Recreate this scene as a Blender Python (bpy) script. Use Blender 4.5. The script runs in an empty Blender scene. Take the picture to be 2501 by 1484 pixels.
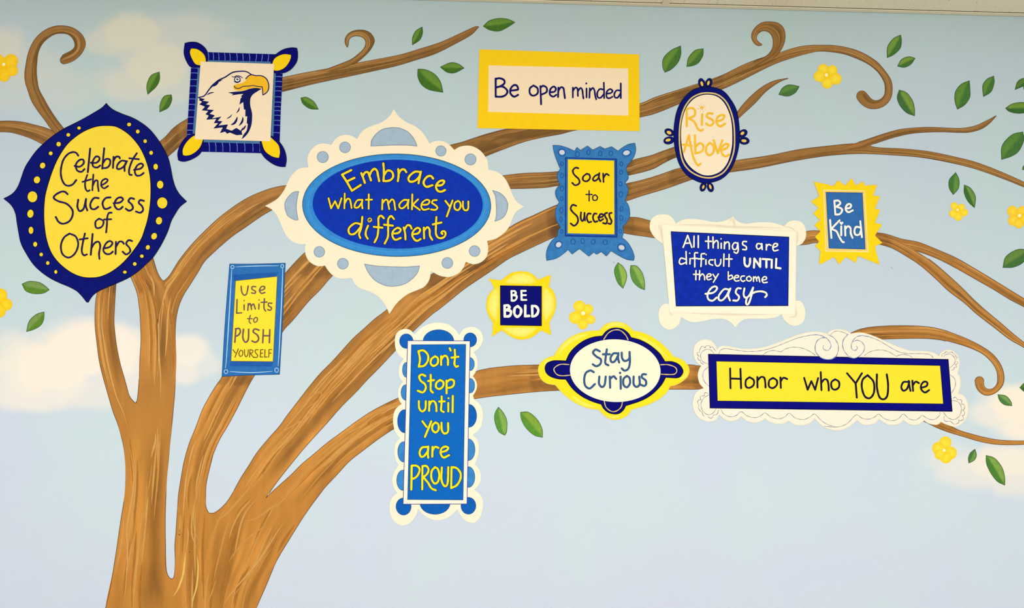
import bpy, math, random
from mathutils import Vector, Matrix, noise
from mathutils.geometry import tessellate_polygon

# ------------------------------------------------------------------ camera, world, lights, exposure
SC = bpy.context.scene
COL = SC.collection
PPM = 725.0                      # photograph pixels per metre of wall
FPX = 1800.0                     # focal length in pixels
DIST = FPX / PPM                 # camera to wall
CAMZ = 1.70
ROLL = math.radians(1.57)
CEIL = CAMZ + 735.0 / PPM        # underside of the wall angle
cam_data = bpy.data.cameras.new('camera')
cam_data.sensor_width = 36.0
cam_data.lens = 36.0 * FPX / 2501.0
cam_data.clip_start = 0.05
cam = bpy.data.objects.new('camera', cam_data)
COL.objects.link(cam)
ca, sa = math.cos(ROLL), math.sin(ROLL)
cam.matrix_world = Matrix(((ca, -sa, 0, 0), (0, 0, -1, -DIST), (sa, ca, 0, CAMZ), (0, 0, 0, 1)))
SC.camera = cam

world = bpy.data.worlds.new('room_light')
SC.world = world
world.use_nodes = True
world.node_tree.nodes['Background'].inputs[0].default_value = (0.93, 0.97, 1.0, 1)
world.node_tree.nodes['Background'].inputs[1].default_value = 0.60

def area(name, x, y, z, sx, sy, power, col):
    d = bpy.data.lights.new(name, 'AREA')
    d.shape = 'RECTANGLE'; d.size = sx; d.size_y = sy; d.energy = power; d.color = col
    o = bpy.data.objects.new(name, d); COL.objects.link(o); o.location = (x, y, z)
    return o
LAMPS = [(-1.95, -2.0), (0.0, -2.0), (1.95, -2.0)]
for lx, ly in LAMPS:
    area('troffer_light', lx, ly, CEIL - 0.02, 1.12, 0.5, 3.0, (1.0, 0.965, 0.90))

# unseen fill light added behind the camera to even out the wall
w_ = area('front_fill_light', 0.0, -4.4, 2.3, 6.8, 2.6, 140.0, (0.99, 0.985, 0.975))
w_.rotation_euler = (math.radians(90), 0, 0)
SC.view_settings.view_transform = 'Standard'
SC.view_settings.look = 'None'
SC.view_settings.gamma = 1.0
SC.view_settings.use_curve_mapping = False
SC.view_settings.exposure = 0.0
LV = 1.0                         # paint colours are written as they look in the photo under light of this level

# ------------------------------------------------------------------ helpers
LAYER = 0.0003
def wpt(x, y, L=0.0):
    dx, dy = x - 1250.5, -(y - 742.0)
    return Vector(((dx * ca - dy * sa) / PPM, -L * LAYER, CAMZ + (dx * sa + dy * ca) / PPM))

def lin(c):
    out = []
    for v in c[:3]:
        v = v / 255.0
        v = v / 12.92 if v <= 0.04045 else ((v + 0.055) / 1.055) ** 2.4
        out.append(min(0.98, v / LV))
    return tuple(out)

_m = {}
def paint(name, rgb, mottle=0.06, rough=0.6):
    if name in _m: return _m[name]
    m = bpy.data.materials.new(name); _m[name] = m
    m.use_nodes = True
    nt = m.node_tree; N = nt.nodes; b = N['Principled BSDF']
    b.inputs['Roughness'].default_value = rough
    b.inputs['Specular IOR Level'].default_value = 0.06
    tc = N.new('ShaderNodeTexCoord'); nz = N.new('ShaderNodeTexNoise')
    nz.inputs['Scale'].default_value = 55; nz.inputs['Detail'].default_value = 5
    nt.links.new(tc.outputs['Object'], nz.inputs['Vector'])
    r = N.new('ShaderNodeValToRGB'); c = lin(rgb)
    r.color_ramp.elements[0].position = 0.3; r.color_ramp.elements[1].position = 0.7
    r.color_ramp.elements[0].color = tuple(v * (1 - mottle) for v in c) + (1,)
    r.color_ramp.elements[1].color = tuple(min(.98, v * (1 + mottle)) for v in c) + (1,)
    nt.links.new(nz.outputs['Fac'], r.inputs['Fac']); nt.links.new(r.outputs['Color'], b.inputs['Base Color'])
    return m

def attr_paint(name, alpha=False, grain=0.06, rough=0.6):
    m = bpy.data.materials.new(name); m.use_nodes = True
    nt = m.node_tree; N = nt.nodes; b = N['Principled BSDF']
    b.inputs['Roughness'].default_value = rough
    b.inputs['Specular IOR Level'].default_value = 0.06
    at = N.new('ShaderNodeAttribute'); at.attribute_name = 'Col'
    tc = N.new('ShaderNodeTexCoord'); nz = N.new('ShaderNodeTexNoise')
    nz.inputs['Scale'].default_value = 90; nz.inputs['Detail'].default_value = 5
    nt.links.new(tc.outputs['Object'], nz.inputs['Vector'])
    mr = N.new('ShaderNodeMapRange')
    mr.inputs['From Min'].default_value = 0.3; mr.inputs['From Max'].default_value = 0.7
    mr.inputs['To Min'].default_value = 1 - grain; mr.inputs['To Max'].default_value = 1 + grain
    nt.links.new(nz.outputs['Fac'], mr.inputs['Value'])
    mx = N.new('ShaderNodeVectorMath'); mx.operation = 'SCALE'
    nt.links.new(at.outputs['Color'], mx.inputs[0]); nt.links.new(mr.outputs['Result'], mx.inputs['Scale'])
    nt.links.new(mx.outputs['Vector'], b.inputs['Base Color'])
    if alpha: nt.links.new(at.outputs['Alpha'], b.inputs['Alpha'])
    return m
BLEND = attr_paint('blended_paint')
LEAFM = attr_paint('leaf_paint', grain=0.12)

class Z:                          # one enlarged view of the photograph: its corner and its magnification
    def __init__(s, x0, y0, k): s.x0, s.y0, s.k = x0, y0, k
    def pt(s, X, Y): return (s.x0 + X / s.k, s.y0 + Y / s.k)
    def __call__(s, txt):         # "x,y x,y! ..." -> [(x, y, corner)]
        out = []
        for t in txt.split():
            c = t.endswith('!'); a, b = t.rstrip('!').split(',')
            x, y = s.pt(float(a), float(b)); out.append((x, y, c))
        return out
G = Z(0, 0, 1)

def _cr(p, n):
    """open Catmull-Rom through points p"""
    if len(p) < 3:
        return [(p[0][0] + (p[-1][0] - p[0][0]) * i / n, p[0][1] + (p[-1][1] - p[0][1]) * i / n) for i in range(n + 1)] if n > 1 else [p[0], p[-1]]
    q = [(2 * p[0][0] - p[1][0], 2 * p[0][1] - p[1][1])] + list(p) + [(2 * p[-1][0] - p[-2][0], 2 * p[-1][1] - p[-2][1])]
    out = []
    for i in range(1, len(q) - 2):
        a, b, c, d = q[i - 1], q[i], q[i + 1], q[i + 2]
        for k in range(n):
            t = k / n; t2, t3 = t * t, t * t * t
            out.append(tuple(0.5 * (2 * b[j] + (c[j] - a[j]) * t + (2 * a[j] - 5 * b[j] + 4 * c[j] - d[j]) * t2 + (3 * b[j] - a[j] - 3 * c[j] + d[j]) * t3) for j in (0, 1)))
    out.append(tuple(p[-1][:2]))
    return out

def smooth(pts, closed=False, n=6):
    pts = list(pts)
    if closed:
        ks = [i for i, p in enumerate(pts) if p[2]]
        if not ks:
            P = [p[:2] for p in pts]
            ext = P[-3:] + P + P[:3]
            s = _cr(ext, n)
            return s[3 * n: (3 + len(P)) * n]
        pts = pts[ks[0]:] + pts[:ks[0]] + [pts[ks[0]]]
    out, seg = [], []
    for i, p in enumerate(pts):
        seg.append(p[:2])
        if (p[2] or i == len(pts) - 1) and len(seg) > 1:
            s = _cr(seg, n) if len(seg) > 2 else [seg[0], seg[1]]
            if out: s = s[1:]
            out += s; seg = [p[:2]]
    if closed: out = out[:-1]
    return out

def ell(cx, cy, rx, ry=None, rot=0, n=40):
    ry = rx if ry is None else ry; r = math.radians(rot); c, s = math.cos(r), math.sin(r)
    return [(cx + rx * math.cos(t) * c - ry * math.sin(t) * s, cy + rx * math.cos(t) * s + ry * math.sin(t) * c)
            for t in [2 * math.pi * i / n for i in range(n)]]

KC = [0]
class MB:
    """collects painted patches (photograph pixels) and links them as one mesh"""
    def __init__(s, L): s.L = L; s.v = []; s.f = []; s.mi = []; s.mats = []; s.col = []; s.uv = []
    def slot(s, m):
        if m not in s.mats: s.mats.append(m)
        return s.mats.index(m)
    def add(s, pts, faces, m, L=None, cols=None, uvs=None):
        L = s.L if L is None else L; o = len(s.v)
        for i, p in enumerate(pts):
            s.v.append(wpt(p[0], p[1], p[2] if len(p) > 2 else L))
            s.col.append(cols[i] if cols else (1, 1, 1, 1)); s.uv.append(uvs[i] if uvs else (0, 0))
        k = s.slot(m)
        for f in faces: s.f.append(tuple(o + i for i in f)); s.mi.append(k)
    def poly(s, P, m, L=None, th=1.0, side=None):
        L = s.L if L is None else L
        s.pk = getattr(s, 'pk', -1) + 1; L += 0.02 * (s.pk % 8)
        tri = tessellate_polygon([[Vector((p[0], p[1], 0)) for p in P]])
        n = len(P); fs = []
        for t in tri:
            a, b, c = (P[i] for i in t)
            cr = (b[0] - a[0]) * (c[1] - a[1]) - (b[1] - a[1]) * (c[0] - a[0])
            fs.append(tuple(t) if cr > 0 else tuple(reversed(t)))
        fs = [tuple(reversed(f)) for f in fs]
        pts = [(p[0], p[1], L) for p in P] + [(p[0], p[1], max(0.0, L - th)) for p in P]
        fs += [(i, (i + 1) % n, n + (i + 1) % n, n + i) for i in range(n)]
        s.add(pts, fs, m)
        return s
    def stroke(s, P, w, m, L=None, taper=0.0, closed=False, wob=0.0):
        L = s.L if L is None else L
        P = list(P)
        if closed: P = P + [P[0], P[1]]
        n = len(P); cut = [0]
        for i in range(1, n - 1):    # a brush lifts at a sharp corner
            a = (P[i][0] - P[i - 1][0], P[i][1] - P[i - 1][1]); b = (P[i + 1][0] - P[i][0], P[i + 1][1] - P[i][1])
            if a[0] * b[0] + a[1] * b[1] < 0.75 * math.hypot(*a) * math.hypot(*b) and not taper: cut.append(i)
        if len(cut) > 1:
            cut.append(n - 1)
            for i, j in zip(cut, cut[1:]): s.stroke(P[i:j + 1], w, m, L, taper, False, wob)
            return s
        KC[0] += 1; L = L + 0.009 * (KC[0] % 26)      # every brush stroke lies a hair above the last
        n = len(P); tot = [0.0]
        for i in range(1, n): tot.append(tot[-1] + math.dist(P[i], P[i - 1]))
        T = tot[-1] or 1.0; pts = []; fs = []; ds = []; ph = P[0][0] * 0.37
        for i in range(n):
            a, b = P[max(0, i - 1)], P[min(n - 1, i + 1)]
            dx, dy = b[0] - a[0], b[1] - a[1]; q = math.hypot(dx, dy) or 1.0; dx /= q; dy /= q
            ds.append((dx, dy)); u = tot[i] / T
            h = w / 2
            if taper: h *= (1 - taper) + taper * math.sin(math.pi * min(1, max(0, u))) ** 0.7
            if wob: h *= 1 + wob * math.sin(ph + tot[i] * 0.35)
            Li = L + 0.1 * i / n
            pts += [(P[i][0] - dy * h, P[i][1] + dx * h, Li), (P[i][0] + dy * h, P[i][1] - dx * h, Li)]
            if i: fs.append((2 * i - 2, 2 * i, 2 * i + 1, 2 * i - 1))
        s.add(pts, fs, m, L)
        h = w / 2 * (1 - taper)
        if not closed and h > 0.3:
            for q, k in ((P[0], -0.03), (P[-1], 0.13)):
                s.add(ell(q[0], q[1], h * (1 + (0.5 * wob)), n=12), [tuple(range(11, -1, -1))], m, L + k)
        for i in range(1, n - 1 if not taper else 0):    # round the elbows
            a = (P[i][0] - P[i - 1][0], P[i][1] - P[i - 1][1]); b = (P[i + 1][0] - P[i][0], P[i + 1][1] - P[i][1])
            if abs(a[0] * b[1] - a[1] * b[0]) > 0.35 * math.hypot(*a) * math.hypot(*b) or a[0] * b[0] + a[1] * b[1] < 0:
                s.add(ell(P[i][0], P[i][1], w / 2 * (1 if not taper else 0.9), n=12), [tuple(range(11, -1, -1))], m, L + 0.1 * i / n + 0.03)
        return s
    def fade(s, P, c0, c1, L=None, rings=5, ctr=None, mat=None, pw=1.0):
        """patch whose paint runs from c0 at the rim to c1 in the middle"""
        L = s.L if L is None else L; n = len(P)
        cx, cy = ctr or (sum(p[0] for p in P) / n, sum(p[1] for p in P) / n)
        a, b = lin(c0), lin(c1); pts = []; cols = []; fs = []
        for r in range(rings + 1):
            t = r / rings; k = 1 - t
            for p in P:
                pts.append((cx + (p[0] - cx) * k, cy + (p[1] - cy) * k, L)); q = t ** pw
                cols.append(tuple(a[j] + (b[j] - a[j]) * q for j in range(3)) + (1,))
        for r in range(rings):
            for i in range(n):
                j = (i + 1) % n; fs.append((r * n + i, (r + 1) * n + i, (r + 1) * n + j, r * n + j))
        s.add(pts, fs, mat or BLEND, L, cols)
        return s
    def grid(s, A, B, colf, m, L=None, nv=8):
        """ribbon between two edge curves with equal sample counts"""
        L = s.L if L is None else L; n = len(A); pts = []; cols = []; uvs = []; fs = []; d = 0
        for i in range(n):
            if i: d += math.dist(((A[i][0] + B[i][0]) / 2, (A[i][1] + B[i][1]) / 2), ((A[i-1][0] + B[i-1][0]) / 2, (A[i-1][1] + B[i-1][1]) / 2))
            wd = math.dist(A[i], B[i])
            for j in range(nv + 1):
                v = j / nv; x = A[i][0] + (B[i][0] - A[i][0]) * v; y = A[i][1] + (B[i][1] - A[i][1]) * v
                pts.append((x, y, L + 0.12 * i / n)); cols.append(colf(i / (n - 1), v, x, y)); uvs.append((d / 100.0, v))
                if i and j:
                    k = i * (nv + 1) + j; fs.append((k - nv - 2, k - nv - 1, k, k - 1))
        s.add(pts, fs, m, L, cols, uvs)
        return s
    def build(s, name, parent=None, loc=None, label=None):
        me = bpy.data.meshes.new(name)
        base = parent.matrix_world.translation if parent else Vector(loc or (0, 0, 0))
        if parent: base = Vector(parent['_w'])
        me.from_pydata([v - base for v in s.v], [], s.f); me.update()
        for m in s.mats: me.materials.append(m)
        me.polygons.foreach_set('material_index', s.mi)
        at = me.color_attributes.new('Col', 'FLOAT_COLOR', 'POINT')
        at.data.foreach_set('color', [x for c in s.col for x in c])
        ul = me.uv_layers.new(name='UVMap')
        li = [0] * len(me.loops); me.loops.foreach_get('vertex_index', li)
        ul.data.foreach_set('uv', [x for i in li for x in s.uv[i]])
        # every patch faces the room
        flip = [p.index for p in me.polygons if p.normal.y > 0.5]
        if flip:
            import bmesh
            bm = bmesh.new(); bm.from_mesh(me); bm.faces.ensure_lookup_table()
            bmesh.ops.reverse_faces(bm, faces=[bm.faces[i] for i in flip]); bm.to_mesh(me); bm.free()
        o = bpy.data.objects.new(name, me); COL.objects.link(o)
        if parent: o.parent = parent
        else: o.location = base; o['_w'] = tuple(base)
        if label: o['label'] = label
        return o

def thing(name, label, cat, px, py, group=None):
    o = bpy.data.objects.new(name, None); COL.objects.link(o)
    w = wpt(px, py, 0); o.location = w; o['_w'] = tuple(w); o.empty_display_size = 0.05
    o['label'] = label; o['category'] = cat
    if group: o['group'] = group
    return o

def quad(z, a, b, c, d): return [z.pt(*a), z.pt(*b), z.pt(*c), z.pt(*d)]
def strokes(z, txt, n=6):
    return [smooth(z(t), n=n) for t in txt.split(';') if t.strip()]

def lettering(root, words, w, mat, L=8, edge=None, ew=1.6, wob=0.05):
    """words: (zoom, 'strokes', [dots]) per word; w in photograph pixels"""
    for wd in words:
        z, txt = wd[0], wd[1]; dots = wd[2] if len(wd) > 2 else []; ww = wd[3] if len(wd) > 3 else w
        m = MB(L)
        for S in strokes(z, txt):
            if edge: m.stroke(S, ww + 2 * ew, edge, L - 1)
            m.stroke(S, ww, mat, L, wob=wob)
        for d in dots:
            c = z.pt(d[0], d[1]); r = d[2] / z.k
            if edge: m.add(ell(c[0], c[1], r + ew, n=14), [tuple(range(14))], edge, L - 1)
            m.add(ell(c[0], c[1], r, n=14), [tuple(range(14))], mat, L)
        m.build('lettering', root)
# ------------------------------------------------------------------ the setting
def box(me_v, me_f, x0, x1, y0, y1, z0, z1):
    o = len(me_v)
    me_v += [(x0,y0,z0),(x1,y0,z0),(x1,y1,z0),(x0,y1,z0),(x0,y0,z1),(x1,y0,z1),(x1,y1,z1),(x0,y1,z1)]
    me_f += [tuple(o+i for i in f) for f in ((0,3,2,1),(4,5,6,7),(0,1,5,4),(1,2,6,5),(2,3,7,6),(3,0,4,7))]
def boxes(name, bs, mat, parent=None, kind=None):
    v, f = [], []
    for b in bs: box(v, f, *b)
    me = bpy.data.meshes.new(name); me.from_pydata(v, [], f); me.materials.append(mat); me.update()
    o = bpy.data.objects.new(name, me); COL.objects.link(o)
    if parent: o.parent = parent
    if kind: o['kind'] = kind
    return o

def wall_material(name='painted_sky_wall', clouds=False):
    m = bpy.data.materials.new(name); m.use_nodes = True
    nt = m.node_tree; N = nt.nodes; b = N['Principled BSDF']
    b.inputs['Roughness'].default_value = 0.65; b.inputs['Specular IOR Level'].default_value = 0.1
    tc = N.new('ShaderNodeNewGeometry'); sp = N.new('ShaderNodeSeparateXYZ')
    nt.links.new(tc.outputs['Position'], sp.inputs[0])
    nz = N.new('ShaderNodeTexNoise'); nz.inputs['Scale'].default_value = 1.3; nz.inputs['Detail'].default_value = 3
    nt.links.new(tc.outputs['Position'], nz.inputs['Vector'])
    ma = N.new('ShaderNodeMath'); ma.operation = 'MULTIPLY_ADD'; ma.inputs[1].default_value = 0.35; 
    nt.links.new(nz.outputs['Fac'], ma.inputs[0]); nt.links.new(sp.outputs['Z'], ma.inputs[2])
    mr = N.new('ShaderNodeMapRange')
    mr.inputs['From Min'].default_value = 0.7 + .17; mr.inputs['From Max'].default_value = 2.71 + .17
    nt.links.new(ma.outputs[0], mr.inputs['Value'])
    r = N.new('ShaderNodeValToRGB'); e = r.color_ramp.elements
    stops = SKY
    e[0].position = stops[0][0]; e[0].color = lin(stops[0][1]) + (1,)
    e[1].position = stops[-1][0]; e[1].color = lin(stops[-1][1]) + (1,)
    for p, c in stops[1:-1]:
        q = e.new(p); q.color = lin(c) + (1,)
    nt.links.new(mr.outputs['Result'], r.inputs['Fac'])
    # faint lilac and green patches of the sponged sky
    n2 = N.new('ShaderNodeTexNoise'); n2.inputs['Scale'].default_value = 2.6; n2.inputs['Detail'].default_value = 4
    nt.links.new(tc.outputs['Position'], n2.inputs['Vector'])
    r2 = N.new('ShaderNodeValToRGB')
    r2.color_ramp.elements[0].position = 0.35; r2.color_ramp.elements[0].color = (1.0, 0.965, 1.03, 1)
    r2.color_ramp.elements[1].position = 0.65; r2.color_ramp.elements[1].color = (0.985, 1.02, 0.98, 1)
    nt.links.new(n2.outputs['Fac'], r2.inputs['Fac'])
    mm = N.new('ShaderNodeVectorMath'); mm.operation = 'MULTIPLY'
    nt.links.new(r.outputs['Color'], mm.inputs[0]); nt.links.new(r2.outputs['Color'], mm.inputs[1])
    # thin drips of texture from the roller
    n3 = N.new('ShaderNodeTexNoise'); n3.inputs['Scale'].default_value = 260; n3.inputs['Detail'].default_value = 3
    nt.links.new(tc.outputs['Position'], n3.inputs['Vector'])
    bp = N.new('ShaderNodeBump'); bp.inputs['Strength'].default_value = 0.12; bp.inputs['Distance'].default_value = 0.002
    nt.links.new(n3.outputs['Fac'], bp.inputs['Height']); nt.links.new(bp.outputs['Normal'], b.inputs['Normal'])
    out = mm.outputs['Vector']
    if clouds:                    # cream brushed thinly over the same sky
        at = N.new('ShaderNodeAttribute'); at.attribute_name = 'Col'
        mix = N.new('ShaderNodeMix'); mix.data_type = 'RGBA'
        nt.links.new(at.outputs['Alpha'], mix.inputs[0]); nt.links.new(out, mix.inputs[6]); nt.links.new(at.outputs['Color'], mix.inputs[7])
        out = mix.outputs[2]
    nt.links.new(out, b.inputs['Base Color'])
    return m
SKY = [(0.0, (212, 223, 237)), (0.25, (207, 222, 232)), (0.5, (199, 216, 224)), (0.75, (193, 211, 218)), (0.92, (187, 207, 211)), (1.0, (180, 200, 201))]
XW = 3.3
boxes('wall_back', [(-XW, XW, 0, 0.12, 0, CEIL + 0.12)], wall_material(), kind='structure')
boxes('floor', [(-XW, XW, -4.2, 0.0, -0.1, 0.0)], paint('speckled_tile', (190, 178, 158), 0.05, 0.5), kind='structure')
boxes('baseboard_back', [(-XW, XW, -0.012, -0.0005, 0.0, 0.1)], paint('vinyl_base', (70, 74, 84), 0.03, 0.5), kind='structure')
cream = paint('cream_metal', (240, 226, 196), 0.02, 0.45)
boxes('trim_1', [(-XW, XW, -0.022, 0.0, CEIL, CEIL + 0.0025), (-XW, XW, -0.0012, 0.0, CEIL, CEIL + 0.03)], cream, kind='structure')

def tile_material():
    m = bpy.data.materials.new('mineral_fibre_tile'); m.use_nodes = True
    nt = m.node_tree; N = nt.nodes; b = N['Principled BSDF']; b.inputs['Roughness'].default_value = 0.95
    tc = N.new('ShaderNodeTexCoord')
    mp = N.new('ShaderNodeMapping'); mp.inputs['Rotation'].default_value = (0, 0, 0.75); mp.inputs['Scale'].default_value = (170, 48, 1)
    nt.links.new(tc.outputs['Object'], mp.inputs['Vector'])
    nz = N.new('ShaderNodeTexNoise'); nz.inputs['Scale'].default_value = 1.0; nz.inputs['Detail'].default_value = 3; nz.inputs['Distortion'].default_value = 1.2
    nt.links.new(mp.outputs['Vector'], nz.inputs['Vector'])
    r = N.new('ShaderNodeValToRGB'); r.color_ramp.elements[0].position = 0.27; r.color_ramp.elements[1].position = 0.34
    r.color_ramp.elements[0].color = lin((160, 134, 106)) + (1,); r.color_ramp.elements[1].color = lin((255, 238, 210)) + (1,)
    nt.links.new(nz.outputs['Fac'], r.inputs['Fac']); nt.links.new(r.outputs['Color'], b.inputs['Base Color'])
    bp = N.new('ShaderNodeBump'); bp.inputs['Strength'].default_value = 0.6; bp.inputs['Distance'].default_value = 0.003
    nt.links.new(nz.outputs['Fac'], bp.inputs['Height']); nt.links.new(bp.outputs['Normal'], b.inputs['Normal'])
    return m
TB = 0.485                        # the tee bar seen in the picture
TW, TD = 1.219, 0.61
ceil_o = boxes('ceiling', [(-XW, XW, -2.75, 0.0, CEIL + 0.06, CEIL + 0.12)], paint('plenum', (90, 84, 76), 0.05, 0.9), kind='structure')
tm = tile_material()
xs = [TB + TW * k for k in range(-4, 4)]
ys = [-0.02 - 0.59 - TD * k for k in range(5)]      # cross lines along the wall direction
first = None
for i in range(len(xs) - 1):
    x0, x1 = max(xs[i], -XW + .01), min(xs[i + 1], XW - .01)
    if x1 - x0 < 0.1: continue
    yt = -0.006
    for yb in ys:
        lamp = any(abs((x0 + x1) / 2 - lx) < 0.4 and yb < ly < yt for lx, ly in LAMPS)
        o = boxes('ceiling_tile', [(x0 + 0.004, x1 - 0.004, max(yb, -2.74) + 0.004, yt - (0.019 if yt > -0.01 else 0.002), CEIL + 0.0035, CEIL + 0.018)], tm, ceil_o)
        yt = yb
        if yb < -2.74: break
for x in xs:
    if abs(x) < XW: boxes('tee_bar', [(x - 0.012, x + 0.012, -2.73, -0.003, CEIL - 0.0005, CEIL + 0.002), (x - 0.002, x + 0.002, -2.73, -0.003, CEIL + 0.002, CEIL + 0.04)], cream, ceil_o)
for y in ys:
    if y > -2.7: boxes('tee_bar', [(-XW + .01, XW - .01, y - 0.012, y + 0.012, CEIL - 0.0008, CEIL + 0.0018)], cream, ceil_o)
em = bpy.data.materials.new('lamp_diffuser'); em.use_nodes = True
em.node_tree.nodes['Principled BSDF'].inputs['Emission Color'].default_value = (1, .97, .92, 1)
em.node_tree.nodes['Principled BSDF'].inputs['Emission Strength'].default_value = 2.0
LN = ['over the left end of the wall', 'over the middle of the wall', 'over the right end of the wall']
for k, (lx, ly) in enumerate(LAMPS):
    r = bpy.data.objects.new('ceiling_light', None); COL.objects.link(r); r.location = (lx, ly, CEIL)
    r['label'] = 'flush rectangular ceiling light %s, %s row' % (LN[k % 3], 'nearer' if k < 3 else 'farther'); r['category'] = 'ceiling light'
    r['group'] = 'ceiling lights in front of the mural'
    boxes('frame', [(-.6, .6, -.3, -.27, -.008, 0), (-.6, .6, .27, .3, -.008, 0), (-.6, -.57, -.27, .27, -.008, 0), (.57, .6, -.27, .27, -.008, 0)], cream, r)
    boxes('diffuser', [(-.57, .57, -.27, .27, -.005, -0.001)], em, r)

# ------------------------------------------------------------------ clouds, brushed thinly over the blue
CLOUDM = wall_material('painted_cloud_and_sky', True)
_cn = [0]
def cloud(name, label, puffs, col, strength, seed, step=5):
    _cn[0] += 1
    x0 = min(p[0] - p[2] for p in puffs) - 20; x1 = max(p[0] + p[2] for p in puffs) + 20
    y0 = min(p[1] - p[3] for p in puffs) - 20; y1 = max(p[1] + p[3] for p in puffs) + 20
    nx, ny = int((x1 - x0) / step), int((y1 - y0) / step); c = lin(col)
    m = MB(0.1 + 0.08 * _cn[0]); pts = []; cols = []; al = []
    for j in range(ny + 1):
        for i in range(nx + 1):
            x, y = x0 + i * step, y0 + j * step; f = 0.0
            nn = noise.fractal(Vector((x / 95 + seed, y / 70, seed)), 0.9, 2.0, 4)
            for p in puffs:
                d = math.hypot((x - p[0]) / p[2], (y - p[1]) / p[3]) + 0.16 * nn
                g = max(0.0, 1 - d); k = p[4] if len(p) > 4 else 1.0
                g = min(1.0, g / 0.55); g = g * g * (3 - 2 * g) * k
                f = max(f, g) + 0.35 * min(f, g) * (1 - max(f, g))
            a = min(1.0, f) * strength
            al.append(a); pts.append((x, y)); cols.append(c + (a,))
    fs = []
    for j in range(ny):
        for i in range(nx):
            k = j * (nx + 1) + i; q = (k, k + 1, k + nx + 2, k + nx + 1)
            if max(al[t] for t in q) > 0.004: fs.append(q)
    m.add(pts, fs, CLOUDM, None, cols)
    c0 = wpt((x0 + x1) / 2, y1, 0)
    o = m.build(name, loc=c0); o['label'] = label; o['category'] = 'cloud'
    return o
cloud('painted_cloud', 'billowing cream painted cloud at upper left between the tall curl and the eagle sign',
      [(318,78,100,66,.9),(258,102,80,46,.6),(345,120,100,50,.5),(392,165,104,80,.95),(325,210,115,55,.65),(430,220,85,48,.5),(290,190,95,45,.3),
       (450,75,150,58,.45),(530,110,90,40,.3),(5,115,75,68,.75),(70,160,120,75,.4),(30,230,110,60,.25),(150,220,120,60,.3)], (224, 219, 200), 0.92, 1.3)
cloud('painted_cloud', 'large cream painted cloud low on the left, on both sides of the trunk',
      [(190,855,150,90),(120,900,150,95),(60,900,120,100,.75),(285,860,100,95,.9),(300,920,110,70,.55),(90,960,170,55,.7),(230,960,130,50,.5),(20,860,80,70,.4),
       (455,860,75,55,.75),(445,910,60,45,.6),(500,890,60,40,.4)], (252, 240, 224), 0.95, 2.6)
cloud('painted_cloud', 'cream painted cloud at lower right crossed by the lowest twig',
      [(2490,990,110,70),(2430,1010,80,45,.6),(2520,1040,120,60,.9),(2450,1130,130,60,.85),(2380,1150,130,60,.5),(2500,1170,110,60,.6),(2330,1120,100,50,.3)], (253, 240, 220), 0.92, 3.4)
# ------------------------------------------------------------------ the painted tree
def bark_material():
    m = bpy.data.materials.new('bark_paint'); m.use_nodes = True
    nt = m.node_tree; N = nt.nodes; b = N['Principled BSDF']
    b.inputs['Roughness'].default_value = 0.55; b.inputs['Specular IOR Level'].default_value = 0.12
    at = N.new('ShaderNodeAttribute'); at.attribute_name = 'Col'
    uv = N.new('ShaderNodeUVMap'); uv.uv_map = 'UVMap'
    def streak(sx, sy, lo, hi, p0, p1, dist=0.6):
        mp = N.new('ShaderNodeMapping'); mp.inputs['Scale'].default_value = (sx, sy, 1)
        nt.links.new(uv.outputs['UV'], mp.inputs['Vector'])
        nz = N.new('ShaderNodeTexNoise'); nz.inputs['Scale'].default_value = 1.0; nz.inputs['Detail'].default_value = 4
        nz.inputs['Distortion'].default_value = dist
        nt.links.new(mp.outputs['Vector'], nz.inputs['Vector'])
        mr = N.new('ShaderNodeMapRange'); mr.inputs['From Min'].default_value = p0; mr.inputs['From Max'].default_value = p1
        mr.inputs['To Min'].default_value = lo; mr.inputs['To Max'].default_value = hi
        nt.links.new(nz.outputs['Fac'], mr.inputs['Value']); return mr.outputs['Result']
    a = streak(0.7, 3.6, -0.15, 0.15, 0.3, 0.7)
    c = streak(1.2, 20.0, -0.055, 0.055, 0.3, 0.7, 0.2)
    ad = N.new('ShaderNodeMath'); ad.operation = 'ADD'; nt.links.new(a, ad.inputs[0]); nt.links.new(c, ad.inputs[1])
    ml = N.new('ShaderNodeMath'); ml.operation = 'MULTIPLY_ADD'; nt.links.new(ad.outputs[0], ml.inputs[0]); nt.links.new(at.outputs['Alpha'], ml.inputs[1]); ml.inputs[2].default_value = 1.0
    ge = N.new('ShaderNodeNewGeometry'); mp = N.new('ShaderNodeMapping'); mp.inputs['Scale'].default_value = (26, 1, 3)
    nt.links.new(ge.outputs['Position'], mp.inputs['Vector'])
    nw = N.new('ShaderNodeTexNoise'); nw.inputs['Scale'].default_value = 1.0; nw.inputs['Detail'].default_value = 4
    nt.links.new(mp.outputs['Vector'], nw.inputs['Vector'])
    mw = N.new('ShaderNodeMapRange'); mw.inputs['From Min'].default_value = .3; mw.inputs['From Max'].default_value = .7; mw.inputs['To Min'].default_value = .91; mw.inputs['To Max'].default_value = 1.09
    nt.links.new(nw.outputs['Fac'], mw.inputs['Value'])
    mu = N.new('ShaderNodeMath'); mu.operation = 'MULTIPLY'; nt.links.new(ml.outputs[0], mu.inputs[0]); nt.links.new(mw.outputs['Result'], mu.inputs[1])
    mx = N.new('ShaderNodeVectorMath'); mx.operation = 'SCALE'
    nt.links.new(at.outputs['Color'], mx.inputs[0]); nt.links.new(mu.outputs[0], mx.inputs['Scale'])
    nt.links.new(mx.outputs['Vector'], b.inputs['Base Color'])
    return m
BARK = bark_material()
rnd = random.Random(7)
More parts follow.
